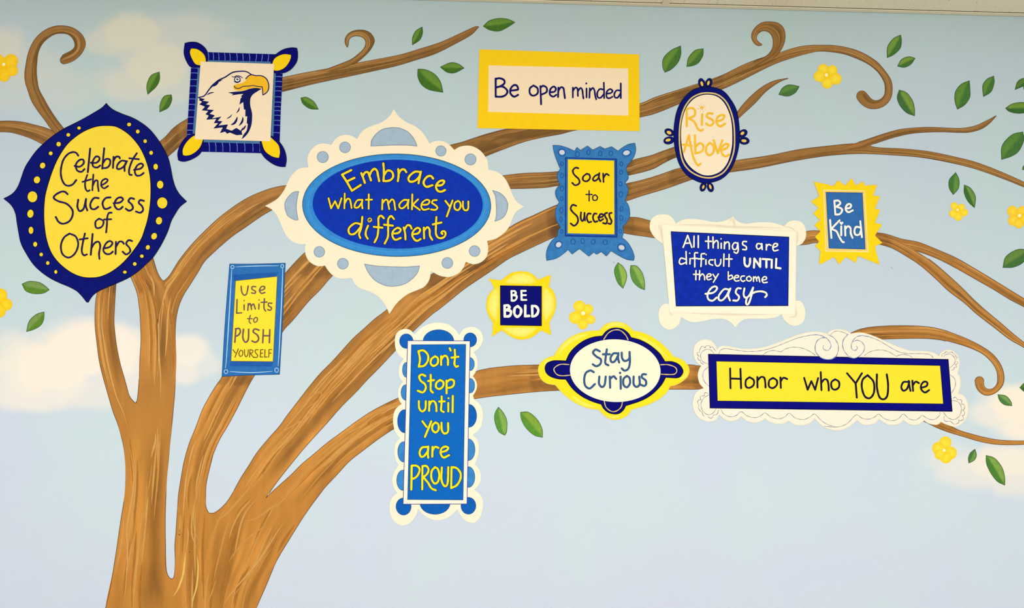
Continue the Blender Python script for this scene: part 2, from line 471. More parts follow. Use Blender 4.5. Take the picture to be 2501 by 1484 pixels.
HI = [paint('bark_highlight_pale', (216, 164, 94), .06), paint('bark_highlight', (206, 148, 76), .06), paint('bark_highlight_gold', (236, 196, 106), .06)]
HT = [paint('bark_upper_highlight', (178, 136, 80), .08), paint('bark_upper_highlight_dim', (160, 118, 64), .08)]
HL = [paint('bark_soft_light', (211, 155, 84), .06), paint('bark_softer_light', (204, 144, 70), .06)]
DK = paint('bark_lowlight', (176, 116, 48), .1)
DKT = paint('bark_upper_lowlight', (122, 88, 42), .1)
RIM = paint('bark_rim', (104, 66, 34), .1)
# darker paint the artist laid beside the frames that hang on the boughs: (x, y, rx, ry)
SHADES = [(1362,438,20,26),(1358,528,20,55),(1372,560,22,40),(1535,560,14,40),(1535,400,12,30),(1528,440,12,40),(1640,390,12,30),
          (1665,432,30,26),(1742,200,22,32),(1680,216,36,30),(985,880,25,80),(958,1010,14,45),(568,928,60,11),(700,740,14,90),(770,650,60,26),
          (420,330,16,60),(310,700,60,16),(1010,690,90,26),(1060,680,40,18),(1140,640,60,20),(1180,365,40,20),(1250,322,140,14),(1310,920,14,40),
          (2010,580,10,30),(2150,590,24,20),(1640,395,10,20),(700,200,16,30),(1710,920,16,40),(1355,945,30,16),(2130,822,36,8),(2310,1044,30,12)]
def tone(y):  # bark dimmer higher up: uneven lighting put into its colour
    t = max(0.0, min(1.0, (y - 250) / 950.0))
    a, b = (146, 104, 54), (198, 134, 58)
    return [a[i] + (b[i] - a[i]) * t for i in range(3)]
def resample(P, n):
    d = [0.0]
    for i in range(1, len(P)): d.append(d[-1] + math.dist(P[i], P[i - 1]))
    out = []; k = 0
    for i in range(n):
        t = d[-1] * i / (n - 1)
        while k < len(d) - 2 and d[k + 1] < t: k += 1
        f = (t - d[k]) / ((d[k + 1] - d[k]) or 1); f = max(0, min(1, f))
        out.append((P[k][0] + (P[k + 1][0] - P[k][0]) * f, P[k][1] + (P[k + 1][1] - P[k][1]) * f))
    return out
tree = thing('painted_tree', 'brown many-limbed mural tree with curling branches painted on the sky wall', 'tree', 430, 1900)
def limb(name, A, B, L, rl=(0, 1), rr=(0, 1), hi=10, lo=4, dark='B', cap=False, fi=None, base=True, ball=None, soft=False):
    A = smooth(A, n=6); B = smooth(B, n=6)
    ln = sum(math.dist(A[i], A[i - 1]) for i in range(1, len(A)))
    n = max(14, int(ln / 6)); seed = A[0][0] * .013; A = resample(A, n); B = resample(B, n)
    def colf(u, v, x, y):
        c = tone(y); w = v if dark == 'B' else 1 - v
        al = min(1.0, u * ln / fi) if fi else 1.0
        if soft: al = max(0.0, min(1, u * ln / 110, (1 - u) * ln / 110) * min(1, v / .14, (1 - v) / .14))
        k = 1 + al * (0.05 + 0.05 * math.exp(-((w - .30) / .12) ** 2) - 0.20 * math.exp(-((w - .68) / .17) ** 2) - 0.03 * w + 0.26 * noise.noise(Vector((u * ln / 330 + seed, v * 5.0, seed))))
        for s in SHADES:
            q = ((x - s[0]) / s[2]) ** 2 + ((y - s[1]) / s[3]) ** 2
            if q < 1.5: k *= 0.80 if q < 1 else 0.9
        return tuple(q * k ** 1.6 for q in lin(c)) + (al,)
    m = MB(L)
    if ball:                      # the rounded knob at the end of a curl
        bx, by, br = ball; D = ell(bx, by, br, n=28)
        m.add(D, [tuple(range(28))], BARK, L - .06, [lin(tone(by)) + (0.0,)] * 28); m.stroke(D, 1.3, RIM, L - .05 - .23, closed=True)
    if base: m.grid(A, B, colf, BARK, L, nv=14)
    wd = sum(math.dist(A[i], B[i]) for i in range(n)) / n
    def flow(v0, v1, u0, u1, w, mat, LL):
        i0, i1 = int(u0 * (n - 1)), int(u1 * (n - 1))
        if i1 - i0 < 3: return
        ph = rnd.uniform(0, 6); am = rnd.uniform(0, .018); P = []
        for i in range(i0, i1 + 1):
            t = (i - i0) / (i1 - i0); v = v0 + (v1 - v0) * t + am * math.sin(ph + t * 5)
            v = max(.04, min(.96, v)); P.append((A[i][0] + (B[i][0] - A[i][0]) * v, A[i][1] + (B[i][1] - A[i][1]) * v))
        m.stroke(P, w, mat, LL, taper=1.0)
    for k in range(lo):
        v = rnd.uniform(.15, .95); u = rnd.uniform(0, .8); du = rnd.uniform(90, 260) / ln
        flow(v, v + rnd.uniform(-.05, .05), u, min(1, u + du), max(1.2, min(7, wd * rnd.uniform(.04, .10))), DK if A[int(u * (n - 1))][1] > 560 else DKT, L + 0.06)
    for k in range(int(hi * 0.6)):
        v = rnd.betavariate(1.6, 2.2); u = rnd.uniform(0, .85); du = rnd.uniform(80, 300) / ln
        my = A[int(u * (n - 1))][1]; mats = HL if my > 560 else HT
        flow(v, v + rnd.uniform(-.06, .06), u, min(1, u + du), max(1.3, min(4.6, wd * rnd.uniform(.03, .09))), rnd.choice(mats[:2]), L + 0.14)
    for P, r in ((A, rl), (B, rr)):
        i0, i1 = int(r[0] * (n - 1)), int(r[1] * (n - 1))
        if i1 - i0 > 2: m.stroke(P[i0:i1 + 1], 1.3, RIM, L + 0.2)
    return m
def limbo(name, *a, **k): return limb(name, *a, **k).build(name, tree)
T1, T2, T3 = Z(200,640,3.533), Z(240,1040,3.341), Z(380,430,5.497)
T4, T5, T6, T7 = Z(400,860,3.3727), Z(620,640,3.71), Z(640,900,4.121), Z(1180,420,4.637)
A1, A2, C0 = Z(0,220,5.2104), Z(0,480,5.2104), Z(0,0,5.2104)
E1, E2, E3, E4 = Z(640,260,5.7077), Z(960,260,5.7077), Z(640,510,5.7077), Z(960,510,5.7077)
U1, W1, W2, RZ, RR = Z(680,30,4.168), Z(1540,20,4.946), Z(2000,60,4.946), Z(2100,540,3.2259), Z(1760,270,3.375)
DS1, DS2, SCZ, HN, H2 = Z(940,780,5.7077), Z(940,1030,5.7077), Z(1300,770,5.4975), Z(1680,790,5.497), Z(2020,790,5.497)
SO, RAZ, AT, BK, BR, BO = Z(1310,330,4.6375), Z(1590,180,4.9467), Z(1570,510,4.9476), Z(1960,430,6.45), Z(2100,960,5.708), Z(1150,100,5.684)

# trunk body and the roots of its limbs: one outline
BODY = smooth(G("150,1960! 180,1800 215,1640 240,1560") + T2("60,1484 100,1310 130,1130 155,970 175,830 195,700 215,580 225,430 222,300 205,160 165,0")
  + T1("270,1290 225,1140 180,980 150,850! 330,870! 370,1010 405,1140 460,1212! 480,1170 495,1000 500,850 510,680! 640,500 690,230! 705,160! 740,150 790,70! 930,200! 880,280 840,370 815,480 806,600 808,700 815,850 808,1000 800,1150 790,1260")
  + T2("600,0 585,140 572,290 558,430 553,560 548,700 547,850 550,1000 550,1140 570,1220 600,1245! 620,1220 628,1100 625,980 635,850 645,700 655,560 675,430 700,290! 935,240! 905,360 880,480 876,600 880,660 905,708! 960,700 1040,630 1100,540 1160,430 1230,320 1300,210!")
  + T6("300,950! 150,1140 40,1295! 100,1240 200,1150 300,1060! 620,1210! 500,1370 420,1484") + T2("1537,960 1450,1110 1370,1300 1290,1484") + G("610,1530 585,1640 568,1800 560,1960!"), True, n=5)
def body_poly(m, L):
    P = BODY; tri = tessellate_polygon([[Vector((p[0], p[1], 0)) for p in P]])
    cols = [tuple(lin(tone(p[1]))) + (0.0,) for p in P]
    m.add(P, [tuple(t) for t in tri], BARK, L, cols, [(p[1] / 100, p[0] / 200) for p in P])
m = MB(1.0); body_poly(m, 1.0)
for P in (G("150,1960 180,1800 215,1640 240,1560") + T2("60,1484 100,1310 130,1130 155,970 175,830 195,700 215,580 225,430 222,300 205,160 165,0") + T1("270,1290 225,1140 180,980"),
          T1("370,1010 405,1140 460,1212 480,1170 495,1000"), T1("680,140 705,160 740,150"),
          T1("808,1000 800,1150 790,1260") + T2("600,0 585,140 572,290 558,430 553,560 548,700 547,850 550,1000 550,1140 570,1220 600,1245 620,1220 628,1100 625,980 635,850 645,700 655,560 675,430 700,290"),
          T2("935,240 905,360 880,480 876,600 880,660 905,708 960,700 1040,630 1100,540 1160,430 1230,320"), T6("150,1140 40,1295 100,1240"),
          T6("620,1210 500,1370 420,1484") + T2("1537,960 1450,1110 1370,1300 1290,1484") + G("610,1530 585,1640 568,1800 560,1960")):
    m.stroke(smooth(P, n=6), 1.4, RIM, 1.06)
m.build('trunk', tree)
# brush flow over the trunk
for pi_, (A, B, h) in enumerate((("80,1700 60,1484 130,1130 195,700 225,430 205,160 165,0", "600,1700 590,1484 560,1200 548,850 553,560 572,290 600,0", 34),
                ("640,1700 620,1400 628,1100 645,720", "900,1700 880,1400 870,1000 880,690", 26),
                ("800,1700 820,1350 880,1000 950,770 1080,590", "1100,1700 1120,1300 1200,1000 1280,720 1380,590", 22),
                ("1000,1700 1040,1350 1150,1100 1270,830 1400,610", "1240,1700 1330,1350 1440,1130 1520,960 1660,745", 22))):
    mm_ = limb('bark', T2(A), T2(B), 1.05 + .07 * pi_, rl=(0, 0), rr=(0, 0), hi=h // 2, lo=5, soft=True); mm_.build('bark_streaks', tree)
limbo('branch', T1("225,1140 180,980 150,850 130,700 115,560 113,450 120,330 135,250 150,150"),
      T1("405,1140 370,1010 330,870 300,720 285,600 278,500 285,340 293,210 300,120"), 1.3, hi=14, lo=5, fi=70)
limbo('branch', T1("495,1080 500,850 510,680 505,500 495,380 475,260 430,145 380,20"),
      T1("806,1060 812,900 808,700 800,600 780,450 750,300 705,160! 680,140 650,80 625,0 600,-80"),
      1.6, rl=(.1, 1), rr=(.80, 1), hi=18, lo=8, fi=80)
limbo('branch', T1("650,760 650,560 665,350 690,230 705,160!") + T3("150,1375 210,1300 330,1110 520,880 740,660 900,520 1120,360 1300,260 1500,180 1650,140 1800,118"),
      T1("812,820 808,700 806,600 815,480 840,370 880,280 930,200 1000,90 1050,5") + T3("740,1060 1000,830 1200,690 1400,550 1570,450 1700,390"),
      1.3, rl=(.28, 1), rr=(0, 1), hi=26, lo=8, fi=90)
# limb that passes behind the tall blue frame
limbo('branch', T2("645,700 655,560 675,430 700,290 740,150 780,50 800,0") + T4("320,470 390,340 440,260 480,200") + G("580,840 640,740 696,668 745,616 800,570"),
      T2("876,640 880,480 905,360 935,240 990,110 1055,0") + T4("600,470 670,330 745,195") + G("655,870 690,810") + T5("340,540 400,470 500,350 600,250 710,125") + G("860,630"),
      1.3, rl=(.03, 1), rr=(.03, 1), hi=30, lo=8, fi=80)
# the great diagonal limb
limbo('branch', T2("1100,540 1160,430 1230,320 1300,210 1400,90 1480,0") + T5("300,1390 400,1260 500,1130 600,1010 700,910 800,800 900,690 1000,600 1100,510 1210,425") + G("1000,702 1055,669 1150,610") + E4("1600,270 1700,210 1850,135") + T7("550,500 700,430 840,370 920,350"),
      T6("60,1270 150,1140 300,950 450,770 650,550 800,380 950,230 1060,110 1170,0") + G("968,853 1010,808") + E4("525,1484 650,1390 800,1270 1000,1110 1200,975 1400,840 1600,700 1800,600 2055,480") + T7("800,740 840,730 920,700"),
      1.7, rl=(.01, 1), rr=(.01, 1), hi=64, lo=18, fi=90)
limbo('branch', T6("60,1280 100,1240 200,1150 300,1060 400,960 520,860 650,750 800,640 950,530 1100,430 1250,350 1380,290 1480,250"),
      T6("430,1470 500,1370 620,1210 750,1070 880,930 1020,820 1180,700 1325,605 1450,540"),
      1.5, hi=26, lo=8, fi=90)
# right of the tall scalloped frame, behind the oval and the long frame
limbo('branch', DS1("1080,800 1230,750 1290,715 1400,690 1484,675") + G("1250,893 1300,891 1400,889 1550,887") + SCZ("2080,660 2199,672") + HN("180,570 300,590"),
      DS1("1080,1130 1270,1100 1484,1070") + G("1250,962 1300,957 1365,953 1500,952") + SCZ("1820,990 2199,990") + HN("200,862 300,860"),
      1.4, hi=26, lo=8)
limbo('branch', H2("200,180 320,125 440,75 600,45 850,28 1150,28 1400,48 1600,95") + RZ("700,870 830,920 960,985 1050,1050 1110,1130 1135,1210 1130,1280 1095,1330 1040,1365 980,1368 930,1330 908,1280"),
      H2("300,300 450,230 560,212 720,208 900,203 1100,198 1300,198 1500,215 1600,236") + RZ("700,945 850,990 960,1040 1030,1100 1075,1170 1085,1240 1075,1290 1040,1320 1000,1320 978,1295 976,1275"),
      1.4, hi=26, lo=6, ball=(2392.0, 930.0, 10.8))
limbo('branch', BR("1000,310 1130,395 1250,450 1400,520 1550,565 1700,605 1900,645 2100,660 2289,662 2450,655"),
      BR("850,370 975,430 1100,490 1250,545 1450,605 1650,665 1850,705 2050,717 2289,712 2450,700"), 1.4, hi=12, lo=4)
# left of the blue and yellow oval
limbo('branch', A1("-160,400 -60,395 0,395 120,392 280,405 430,440 580,480 690,530 760,600"),
      A1("-160,540 -60,530 0,530 150,540 330,590 450,640 560,700 640,760"), 1.4, hi=12, lo=4)
limbo('branch', A1("760,600 690,535 640,480 570,380 480,260 400,130") + C0("350,1130 325,1050 315,950 330,830 360,680 420,540 500,440 600,370 700,335 800,328 900,345 980,385 1050,450 1085,530 1080,600 1045,670 980,740 900,790 820,812 790,805 775,790"),
      A1("930,600 815,490 790,460 720,370 640,250 560,110") + C0("495,1130 475,1020 465,920 470,800 490,660 545,550 620,480 700,435 780,425 860,435 920,480 952,550 950,600 915,640 860,670 800,700 790,720 770,745"),
      2.1, hi=22, lo=6, ball=(156.5, 146.8, 9.4))
# through the eagle sign to the long twig
limbo('branch', A1("1900,800 2030,660 2110,590 2200,490 2300,415 2390,360") + G("520,245 600,210") + U1("0,670 50,662 250,620 520,570 640,545 780,520 1000,480 1250,430 1450,370 1640,310 1800,240 1950,170 2020,142 2038,148"),
      A1("2040,940 2130,855 2160,825 2230,765 2300,700 2400,640") + G("520,310 600,260") + U1("0,810 50,805 350,730 700,655 1000,590 1200,545 1400,485 1600,420 1800,320 1960,230 2038,152"),
      1.4, hi=30, lo=8)
limbo('branch', U1("420,600 500,575 620,530 740,480 820,420 870,370 890,310 870,265 820,242 760,245 720,275 712,330 703,355"),
      U1("560,610 650,575 790,518! 850,470 930,390 975,310 975,270 940,215 880,185 800,182 730,205 690,245 676,290 685,330 700,357"),
      2.1, rl=(.1, 1), rr=(.22, 1), hi=10, lo=3)
# behind the yellow-bordered sign to the great right-hand curl
limbo('branch', E2("600,620 810,535 950,500 1100,450 1300,385 1550,320 1700,300") + G("1350,290 1480,270") + W1("105,1155 300,1075 550,995 820,910 1000,850 1150,790 1350,690 1500,630 1620,590 1795,540 1900,505 2050,465 2200,448") + W2("0,250 150,250 300,270 450,310 580,370 700,450 790,550 860,650 885,740 880,850 850,920 790,980 700,1015 600,1010 520,965 465,900 455,870"),
      E2("1000,850 1200,740 1300,690 1500,610 1800,500 2055,435") + BO("1250,1290 1440,1242") + G("1480,305") + W1("105,1318 300,1270 600,1150 850,1060 1090,985 1300,890 1500,790 1650,715 1800,650 2000,585 2150,545") + W2("0,322 150,330 320,360 480,420 600,480 700,560 760,640 795,720 800,800 785,860 740,905 680,918 630,895 590,850 575,830"),
      1.4, hi=56, lo=16, ball=(2104.8, 234.5, 12.8))
limbo('branch', W1("1400,700 1500,640 1620,590 1680,540 1715,480 1722,400 1710,340 1670,290 1610,272 1560,290 1525,330 1520,370 1545,410 1587,437"),
      W1("1560,690 1700,620 1795,540! 1840,460 1865,380 1865,300 1840,230 1780,180 1700,165 1600,170 1520,220 1470,290 1462,360 1490,420 1540,455 1585,448"),
      2.1, rl=(.13, 1), rr=(.17, 1), hi=14, lo=4)
# two boughs between the crystal-edged frame and the mirror frame
limbo('branch', T7("100,60 230,40 450,15 700,5 850,-5") + G("1450,410 1500,405") + SO("1030,320 1100,280 1298,230") + RAZ("100,950 280,885") + G("1700,340 1760,300") + W1("1240,1310 1290,1250 1370,1150 1500,1020 1640,920 1760,870 1900,847"),
      T7("200,190 310,188 500,185 700,175 870,150") + G("1450,440 1500,435") + SO("1040,455 1298,390") + RAZ("150,1080 300,1010") + G("1700,370 1770,320") + W1("1240,1400 1300,1335 1380,1260 1500,1150 1620,1020 1720,940 1820,880 1900,850"),
      1.4, hi=34, lo=10)
limbo('branch', SO("700,620 1010,550 1150,520 1298,480") + RAZ("150,1205 350,1140") + G("1720,405") + RR("100,420 130,410 400,370 650,320 900,290 1100,272 1200,285 1300,305 1500,315 1700,335 1900,375 2100,425 2300,500 2501,590 2600,640"),
      SO("700,820 1015,745 1150,700 1298,655") + RAZ("200,1380 500,1275") + G("1730,428") + RR("90,505 300,475 600,415 850,375 1050,358 1200,355 1400,365 1650,385 1900,430 2100,480 2300,550 2501,630 2600,675"),
      1.4, hi=40, lo=12)
limbo('branch', RR("1000,300 1100,270 1200,240 1350,190 1500,152 1700,138 1900,145 2000,145 2100,125 2200,80 2270,42"),
      RR("1080,330 1200,310 1232,290! 1300,262 1450,215 1600,185 1800,175 1950,180 2050,178 2150,150 2220,100 2270,45"),
      2.1, rl=(.12, 1), rr=(.17, 1), hi=12, lo=4)
# right of the crystal-edged frame, behind the white frame and the sunburst
limbo('branch', T7("1500,500 1650,510 1750,515 1890,550") + G("1650,555 1800,575 1950,570") + BK("60,870 150,858 280,860") + G("2080,565") + RZ("130,90 220,105 330,140 460,165 600,220 750,285 900,370 1050,460 1180,540 1294,610 1400,680"),
      T7("1500,680 1590,690 1700,710 1850,730 1950,745") + G("1700,590 1850,605") + BK("0,1080 150,1055 260,1050") + G("2080,600") + RZ("130,175 260,185 440,232 600,290 750,365 900,450 1050,535 1180,615 1294,675 1400,740"),
      1.4, hi=34, lo=10)
limbo('branch', RZ("60,90 130,92 250,130 400,205 440,232 560,310 680,410 800,520 900,620 1000,710 1120,810 1200,880 1294,955 1380,1020"),
      RZ("60,160 150,180 250,210 350,265 480,350 600,455 700,550 820,640 920,730 1050,830 1180,930 1294,995 1380,1060"),
      2.1, rl=(.33, 1), rr=(0, 1), hi=16, lo=6)
# the bold hand-laid highlights of the trunk
m = MB(2.3)
for txt, w, mt in [("805,1050 815,1130 812,1230 800,1320 775,1410 765,1484", 3.6, HI[2]),
    ("715,1020 705,1110 690,1220 650,1330 610,1390", 4.2, HI[2]), ("720,800 735,880 725,980 715,1020", 2.6, HI[0]),
    ("780,640 765,760 765,880 790,960 812,1005", 3.0, HI[0]), ("795,560 780,700 785,840 825,945", 2.0, HI[0]),
    ("835,380 830,520 820,680", 2.6, HI[1]), ("740,300 715,450 700,620 690,740", 3.4, HI[0]), ("800,100 760,220 735,340", 3.2, HI[0]),
    ("245,130 270,240 290,400 280,560 255,700 235,850 240,1000 235,1150 225,1300 205,1484", 3.4, HI[0]),
    ("290,650 285,800 265,960 245,1080", 2.4, HI[1]), ("410,560 395,700 390,830", 3.0, HI[0]), ("470,50 465,130 430,260", 4.0, HI[0]),
    ("440,300 425,430 400,560", 2.4, HI[1]), ("1010,1484 1080,1370 1190,1240 1300,1110 1400,960 1470,850 1530,770", 3.2, HI[0]),
    ("1090,1400 1180,1290 1290,1150 1390,1000", 3.4, HI[1]), ("950,780 1040,720 1160,590 1260,470", 5.0, HI[1]),
    ("1060,1110 1140,1000 1240,900 1380,800", 4.0, HI[1]), ("1180,780 1290,750 1420,660 1530,590", 5.0, HI[1]),
    ("1240,390 1300,300 1380,170 1470,80", 3.0, HI[1]), ("180,1350 170,1484", 3.0, HI[1]), ("840,1250 850,1320 830,1420", 2.4, HI[1]),
    ("960,1250 930,1350 880,1470", 3.0, HI[1]), ("1300,1200 1350,1090 1420,990", 2.2, HI[1])]:
    for S in strokes(T2, txt): m.stroke(S, w * 1.15, mt, 2.3, taper=1.0)
for txt, w in [("140,300 150,420 145,560 155,690", 3.0), ("195,290 175,440 175,560 195,700 220,850 260,1020 300,1160 360,1300 400,1440", 3.4),
    ("770,290 745,440 735,640 720,830", 4.6), ("700,330 670,480 665,650 668,820 680,1000 680,1190", 3.6), ("590,100 620,200 625,300", 4.0),
    ("740,200 710,300 690,380", 3.4), ("860,60 780,170 730,260", 3.0)]:
    for S in strokes(T1, txt): m.stroke(S, w, HI[0], 2.3, taper=1.0)
for txt, w in [("380,435 398,375 480,290 560,238 600,250 565,315 490,370 420,410", 3.0), ("-0,900 90,740 230,620 400,520 560,400 640,300 760,150", 3.0),
    ("60,1420 200,1290 340,1150 430,1020 520,950 640,880 760,790", 2.6), ("800,690 920,620 1020,560 1150,465 1280,415", 4.0), ("560,1020 700,920 820,820 960,700", 5.0),
    ("100,1450 260,1260 400,1100 470,960", 4.4)]:
    for S in strokes(T6, txt): m.stroke(S, w, HI[1], 2.3, taper=1.0)
m.build('bark_highlight', tree, label='pale gold brush strokes along the trunk')

# ------------------------------------------------------------------ loose leaves
LEAF_RIM = paint('leaf_rim', (42, 78, 36), .1)
def leaf(z, a, s1, b, s2, label, light=(118, 158, 66), dark=(74, 124, 46)):
    A, B = z(a + '!')[0], z(b + '!')[0]
    P1 = resample(smooth([A] + z(s1) + [B], n=8), 22); P2 = resample(smooth([A] + z(s2) + [B], n=8), 22)
    def colf(u, v, x, y):
        t = 1 if v < .42 else 0 if v > .6 else 1 - (v - .42) / .18
        t *= min(1, max(0, math.sin(math.pi * u) * 1.8)); t *= 0.65 + 0.35 * math.sin(v * math.pi / .9)
        return tuple(lin(dark)[i] + (lin(light)[i] - lin(dark)[i]) * t for i in range(3)) + (1,)
    m = MB(1.2)
    m.grid(P1, P2, colf, LEAFM, 1.2, nv=10)
    m.stroke(P1, 1.2, LEAF_RIM, 1.5); m.stroke(P2, 1.0, LEAF_RIM, 1.5)
    q = 1.2 * LAYER
    cx = (A[0] + B[0]) / 2; cy = max(A[1], B[1])
    o = m.build('leaf', loc=wpt(cx, cy, 0)); o['label'] = label; o['category'] = 'leaf'; o['group'] = 'green leaves floating on the sky wall'
    return o
M_, LFZ, LLZ = Z(1360,620,7.42), Z(1180,960,11.417), Z(0,640,7.42)
UL_, UD_ = (106, 146, 56), (66, 112, 38)
for a in [
 (C0, "2028,915", "1930,955 1880,1040 1868,1120", "1882,1200", "2032,1010 1990,1100", 'upper of two green leaves on the cloud left of the eagle sign', UL_, UD_),
 (C0, "2180,1205", "2090,1225 2040,1320", "2033,1425", "2188,1270 2140,1370", 'lower, smaller green leaf just left of the eagle sign frame', UL_, UD_),
 (U1, "228,872", "285,865 360,910", "407,988", "250,930 320,980", 'single green leaf under the branch right of the eagle sign', UL_, UD_),
 (U1, "1463,150", "1400,190 1365,260", "1365,332", "1468,210 1440,280", 'small upright green leaf above the long pointed twig', UL_, UD_),
 (U1, "2085,143", "2150,85 2250,62 2340,72", "2408,103", "2150,180 2240,193 2320,160", 'wide green leaf near the ceiling beyond the tip of the pointed twig', UL_, UD_),
 (U1, "1420,578", "1500,585 1590,630 1650,710", "1675,815", "1420,660 1460,740 1540,790", 'large green leaf under the long pointed twig', UL_, UD_),
 (U1, "1648,558", "1750,513 1830,525", "1890,568", "1720,612 1800,615", 'level green leaf just left of the yellow-bordered sign', UL_, UD_),
 (W1, "605,455", "490,510 400,600 387,700", "415,775", "608,560 570,660 490,740", 'larger of two green leaves just right of the yellow-bordered sign', UL_, (72,118,52)),
 (W1, "878,490", "780,510 700,600", "680,705", "875,570 820,660 750,695", 'smaller of two green leaves above the mirror-shaped sign', UL_, (72,118,52)),
 (W1, "2038,945", "1920,925 1840,960", "1790,1043", "1990,1020 1900,1063", 'green leaf under the short pointed twig by the mirror-shaped sign', (96,140,66), (74,120,64)),
 (W2, "988,127", "900,170 830,270", "825,400", "998,200 980,290 900,365", 'upright green leaf high above the great right-hand curl', (122,156,62), (70,116,56)),
 (W2, "1162,407", "1090,388 1000,420", "950,503", "1110,480 1030,518", 'small tilted green leaf beside the top of the great right-hand curl', (122,156,62), (70,116,56)),
 (W2, "970,790", "1060,825 1130,920 1155,1020", "1155,1102", "945,880 980,980 1060,1065", 'long green leaf right of the ball end of the great curl', (122,156,62), (66,112,60)),
 (W2, "1818,678", "1720,720 1650,810 1642,920", "1673,1022", "1825,780 1822,880 1760,970", 'broad green leaf above the wavy twig at upper right', (98,142,58), (70,118,54)),
 (W2, "2110,622", "2030,660 1978,740", "1988,870", "2118,700 2080,810", 'slim upright green leaf right of the broad one at upper right', (98,142,58), (70,118,54)),
 (W2, "2560,640", "2450,655 2395,700", "2370,785", "2470,780 2540,720", 'topmost green leaf cut by the right edge of the picture', (90,130,56), (66,108,52)),
 (W2, "2255,1010", "2330,960 2430,940 2510,950", "2570,1010", "2300,1050 2400,1072 2500,1060", 'level green leaf cut by the right edge above the wavy twig tip', (118,152,60), (62,106,50)),
 (RR, "2490,175", "2400,200 2320,290", "2315,403", "2500,240 2460,330 2400,375", 'big green leaf at the right edge beside the tip of the wavy twig', (92,138,60), (70,116,58)),
 (RR, "2545,435", "2498,455", "2487,487", "2530,480", 'sliver of green leaf at the right edge above the drooping branch', (90,130,56), (56,98,56)),
 (RR, "1937,510", "1965,570 1960,640", "1917,692", "1885,570 1885,640", 'upright green leaf right of the sunburst sign', (100,146,66), (70,118,54)),
 (RR, "2008,612", "2060,640 2100,710", "2092,800", "2008,680 2040,750", 'slanting green leaf above the yellow flowers at right', (112,152,72), (62,108,52)),
 (RZ, "1330,225", "1240,223 1150,280", "1127,365", "1290,320 1210,362", 'green leaf at the right edge above the two forked branches', (104,138,64), (68,114,56)),
 (RZ, "1087,1365", "1150,1375 1190,1420", "1197,1453", "1100,1410 1140,1445", 'small green leaf below the hook of the lower right branch', (120,160,86), (76,128,66)),
 (RZ, "1260,1310", "1300,1275", "1350,1320", "1300,1342", 'tip of a green leaf at the right edge on the cream cloud', (90,130,60), (64,106,50)),
 (BR, "1604,778", "1625,860 1595,930", "1518,972", "1540,830 1512,900", 'small upright green leaf between the lowest flower and the biggest leaf', (114,156,78), (76,124,60)),
 (BR, "1760,865", "1880,905 1980,1030 2018,1160", "2020,1280", "1765,980 1830,1120 1920,1230", 'biggest green leaf at lower right on the pale cloud', (132,170,76), (76,130,52)),
 (M_, "1108,157", "1200,230 1265,360 1255,480", "1197,622", "1048,260 1052,380 1110,530", 'left leaf of the pair under the crystal-edged blue sign', (150,184,84), (88,142,58)),
 (M_, "1340,208", "1450,220 1550,350 1590,510", "1590,648", "1328,320 1370,480 1480,600", 'right leaf of the pair under the crystal-edged blue sign', (142,178,84), (92,146,62)),
 (LFZ, "425,385", "560,540 660,760 655,1060", "602,1172", "330,560 325,780 430,1060", 'slim left leaf of the pair under the oval yellow sign', (136,176,84), (92,150,62)),
 (LFZ, "1040,530", "1260,525 1500,720 1640,980", "1655,1228", "1070,740 1210,980 1430,1170", 'wide right leaf of the pair under the oval yellow sign', (134,170,62), (92,150,52)),
 (LLZ, "400,395", "540,345 720,370 830,440", "893,500", "470,520 620,570 790,560", 'level green leaf below the left of the big pointed oval sign', (126,156,86), (92,138,42)),
 (LLZ, "800,900", "660,945 530,1070", "482,1257", "795,1030 740,1140 620,1215", 'tilted green leaf above the large cloud at lower left', (126,156,86), (92,138,42)),
]: leaf(*a)

# ------------------------------------------------------------------ yellow flowers
DOT = paint('flower_eye', (255, 250, 205), .02)
def flower(z, c, petals, label, rim=(255, 210, 32), mid=(255, 230, 72)):
    cx, cy = z.pt(c[0], c[1])
    bot = max(z.pt(p[0], p[1] + p[2])[1] for p in petals)
    f = thing('yellow_flower', label, 'flower', cx, bot, 'yellow flowers on the sky wall')
    h = MB(1.1); h.fade(ell(cx, cy, c[3] / z.k, n=24), rim, rim, 1.1, rings=2); h.build('flower_heart', f)
    for k, p in enumerate(petals):
        x, y = z.pt(p[0], p[1]); r = p[2] / z.k
        m = MB(1.3 + .15 * k); m.fade(ell(x, y, r, r * (p[3] if len(p) > 3 else 1), rot=k * 37, n=28), rim, mid, rings=6, pw=.75); m.build('petal', f)
    if c[2]:
        m = MB(2.4); m.add(ell(cx, cy, c[2] / z.k, n=20), [tuple(range(20))], DOT, 2.4); m.build('flower_eye', f)
flower(C0, (50,820,20,90), [(-40,770,90),(140,780,90),(155,895,74),(50,960,80),(-60,920,90)], 'yellow flower cut by the left edge beside the tall curl', (255,200,20), (255,212,50))
flower(LLZ, (-60,740,0,120), [(10,595,120),(110,765,112),(-20,880,125),(-150,760,120)], 'yellow flower cut by the left edge beside the level leaf', (255,200,20), (255,222,50))
flower(M_, (475,1072,36,120), [(408,945,108,.96),(565,1000,92),(612,1185,84),(470,1275,92),(335,1150,115)], 'yellow flower between the bold square sign and the oval sign')
flower(W2, (90,610,20,70), [(50,540,64),(160,552,62),(205,655,70),(100,705,68),(5,625,68)], 'yellow flower inside the arc of the great right-hand curl')
flower(BR, (1173,793,22,100), [(1190,685,86),(1095,765,88),(1262,830,90),(1200,892,84),(1115,850,74)], 'yellow flower under the bottom right corner of the long sign')
flower(RR, (1952,818,10,34), [(1925,785,30),(1985,795,28),(2010,840,30),(1958,872,36),(1915,848,32)], 'small yellow flower under two leaves right of the sunburst sign')
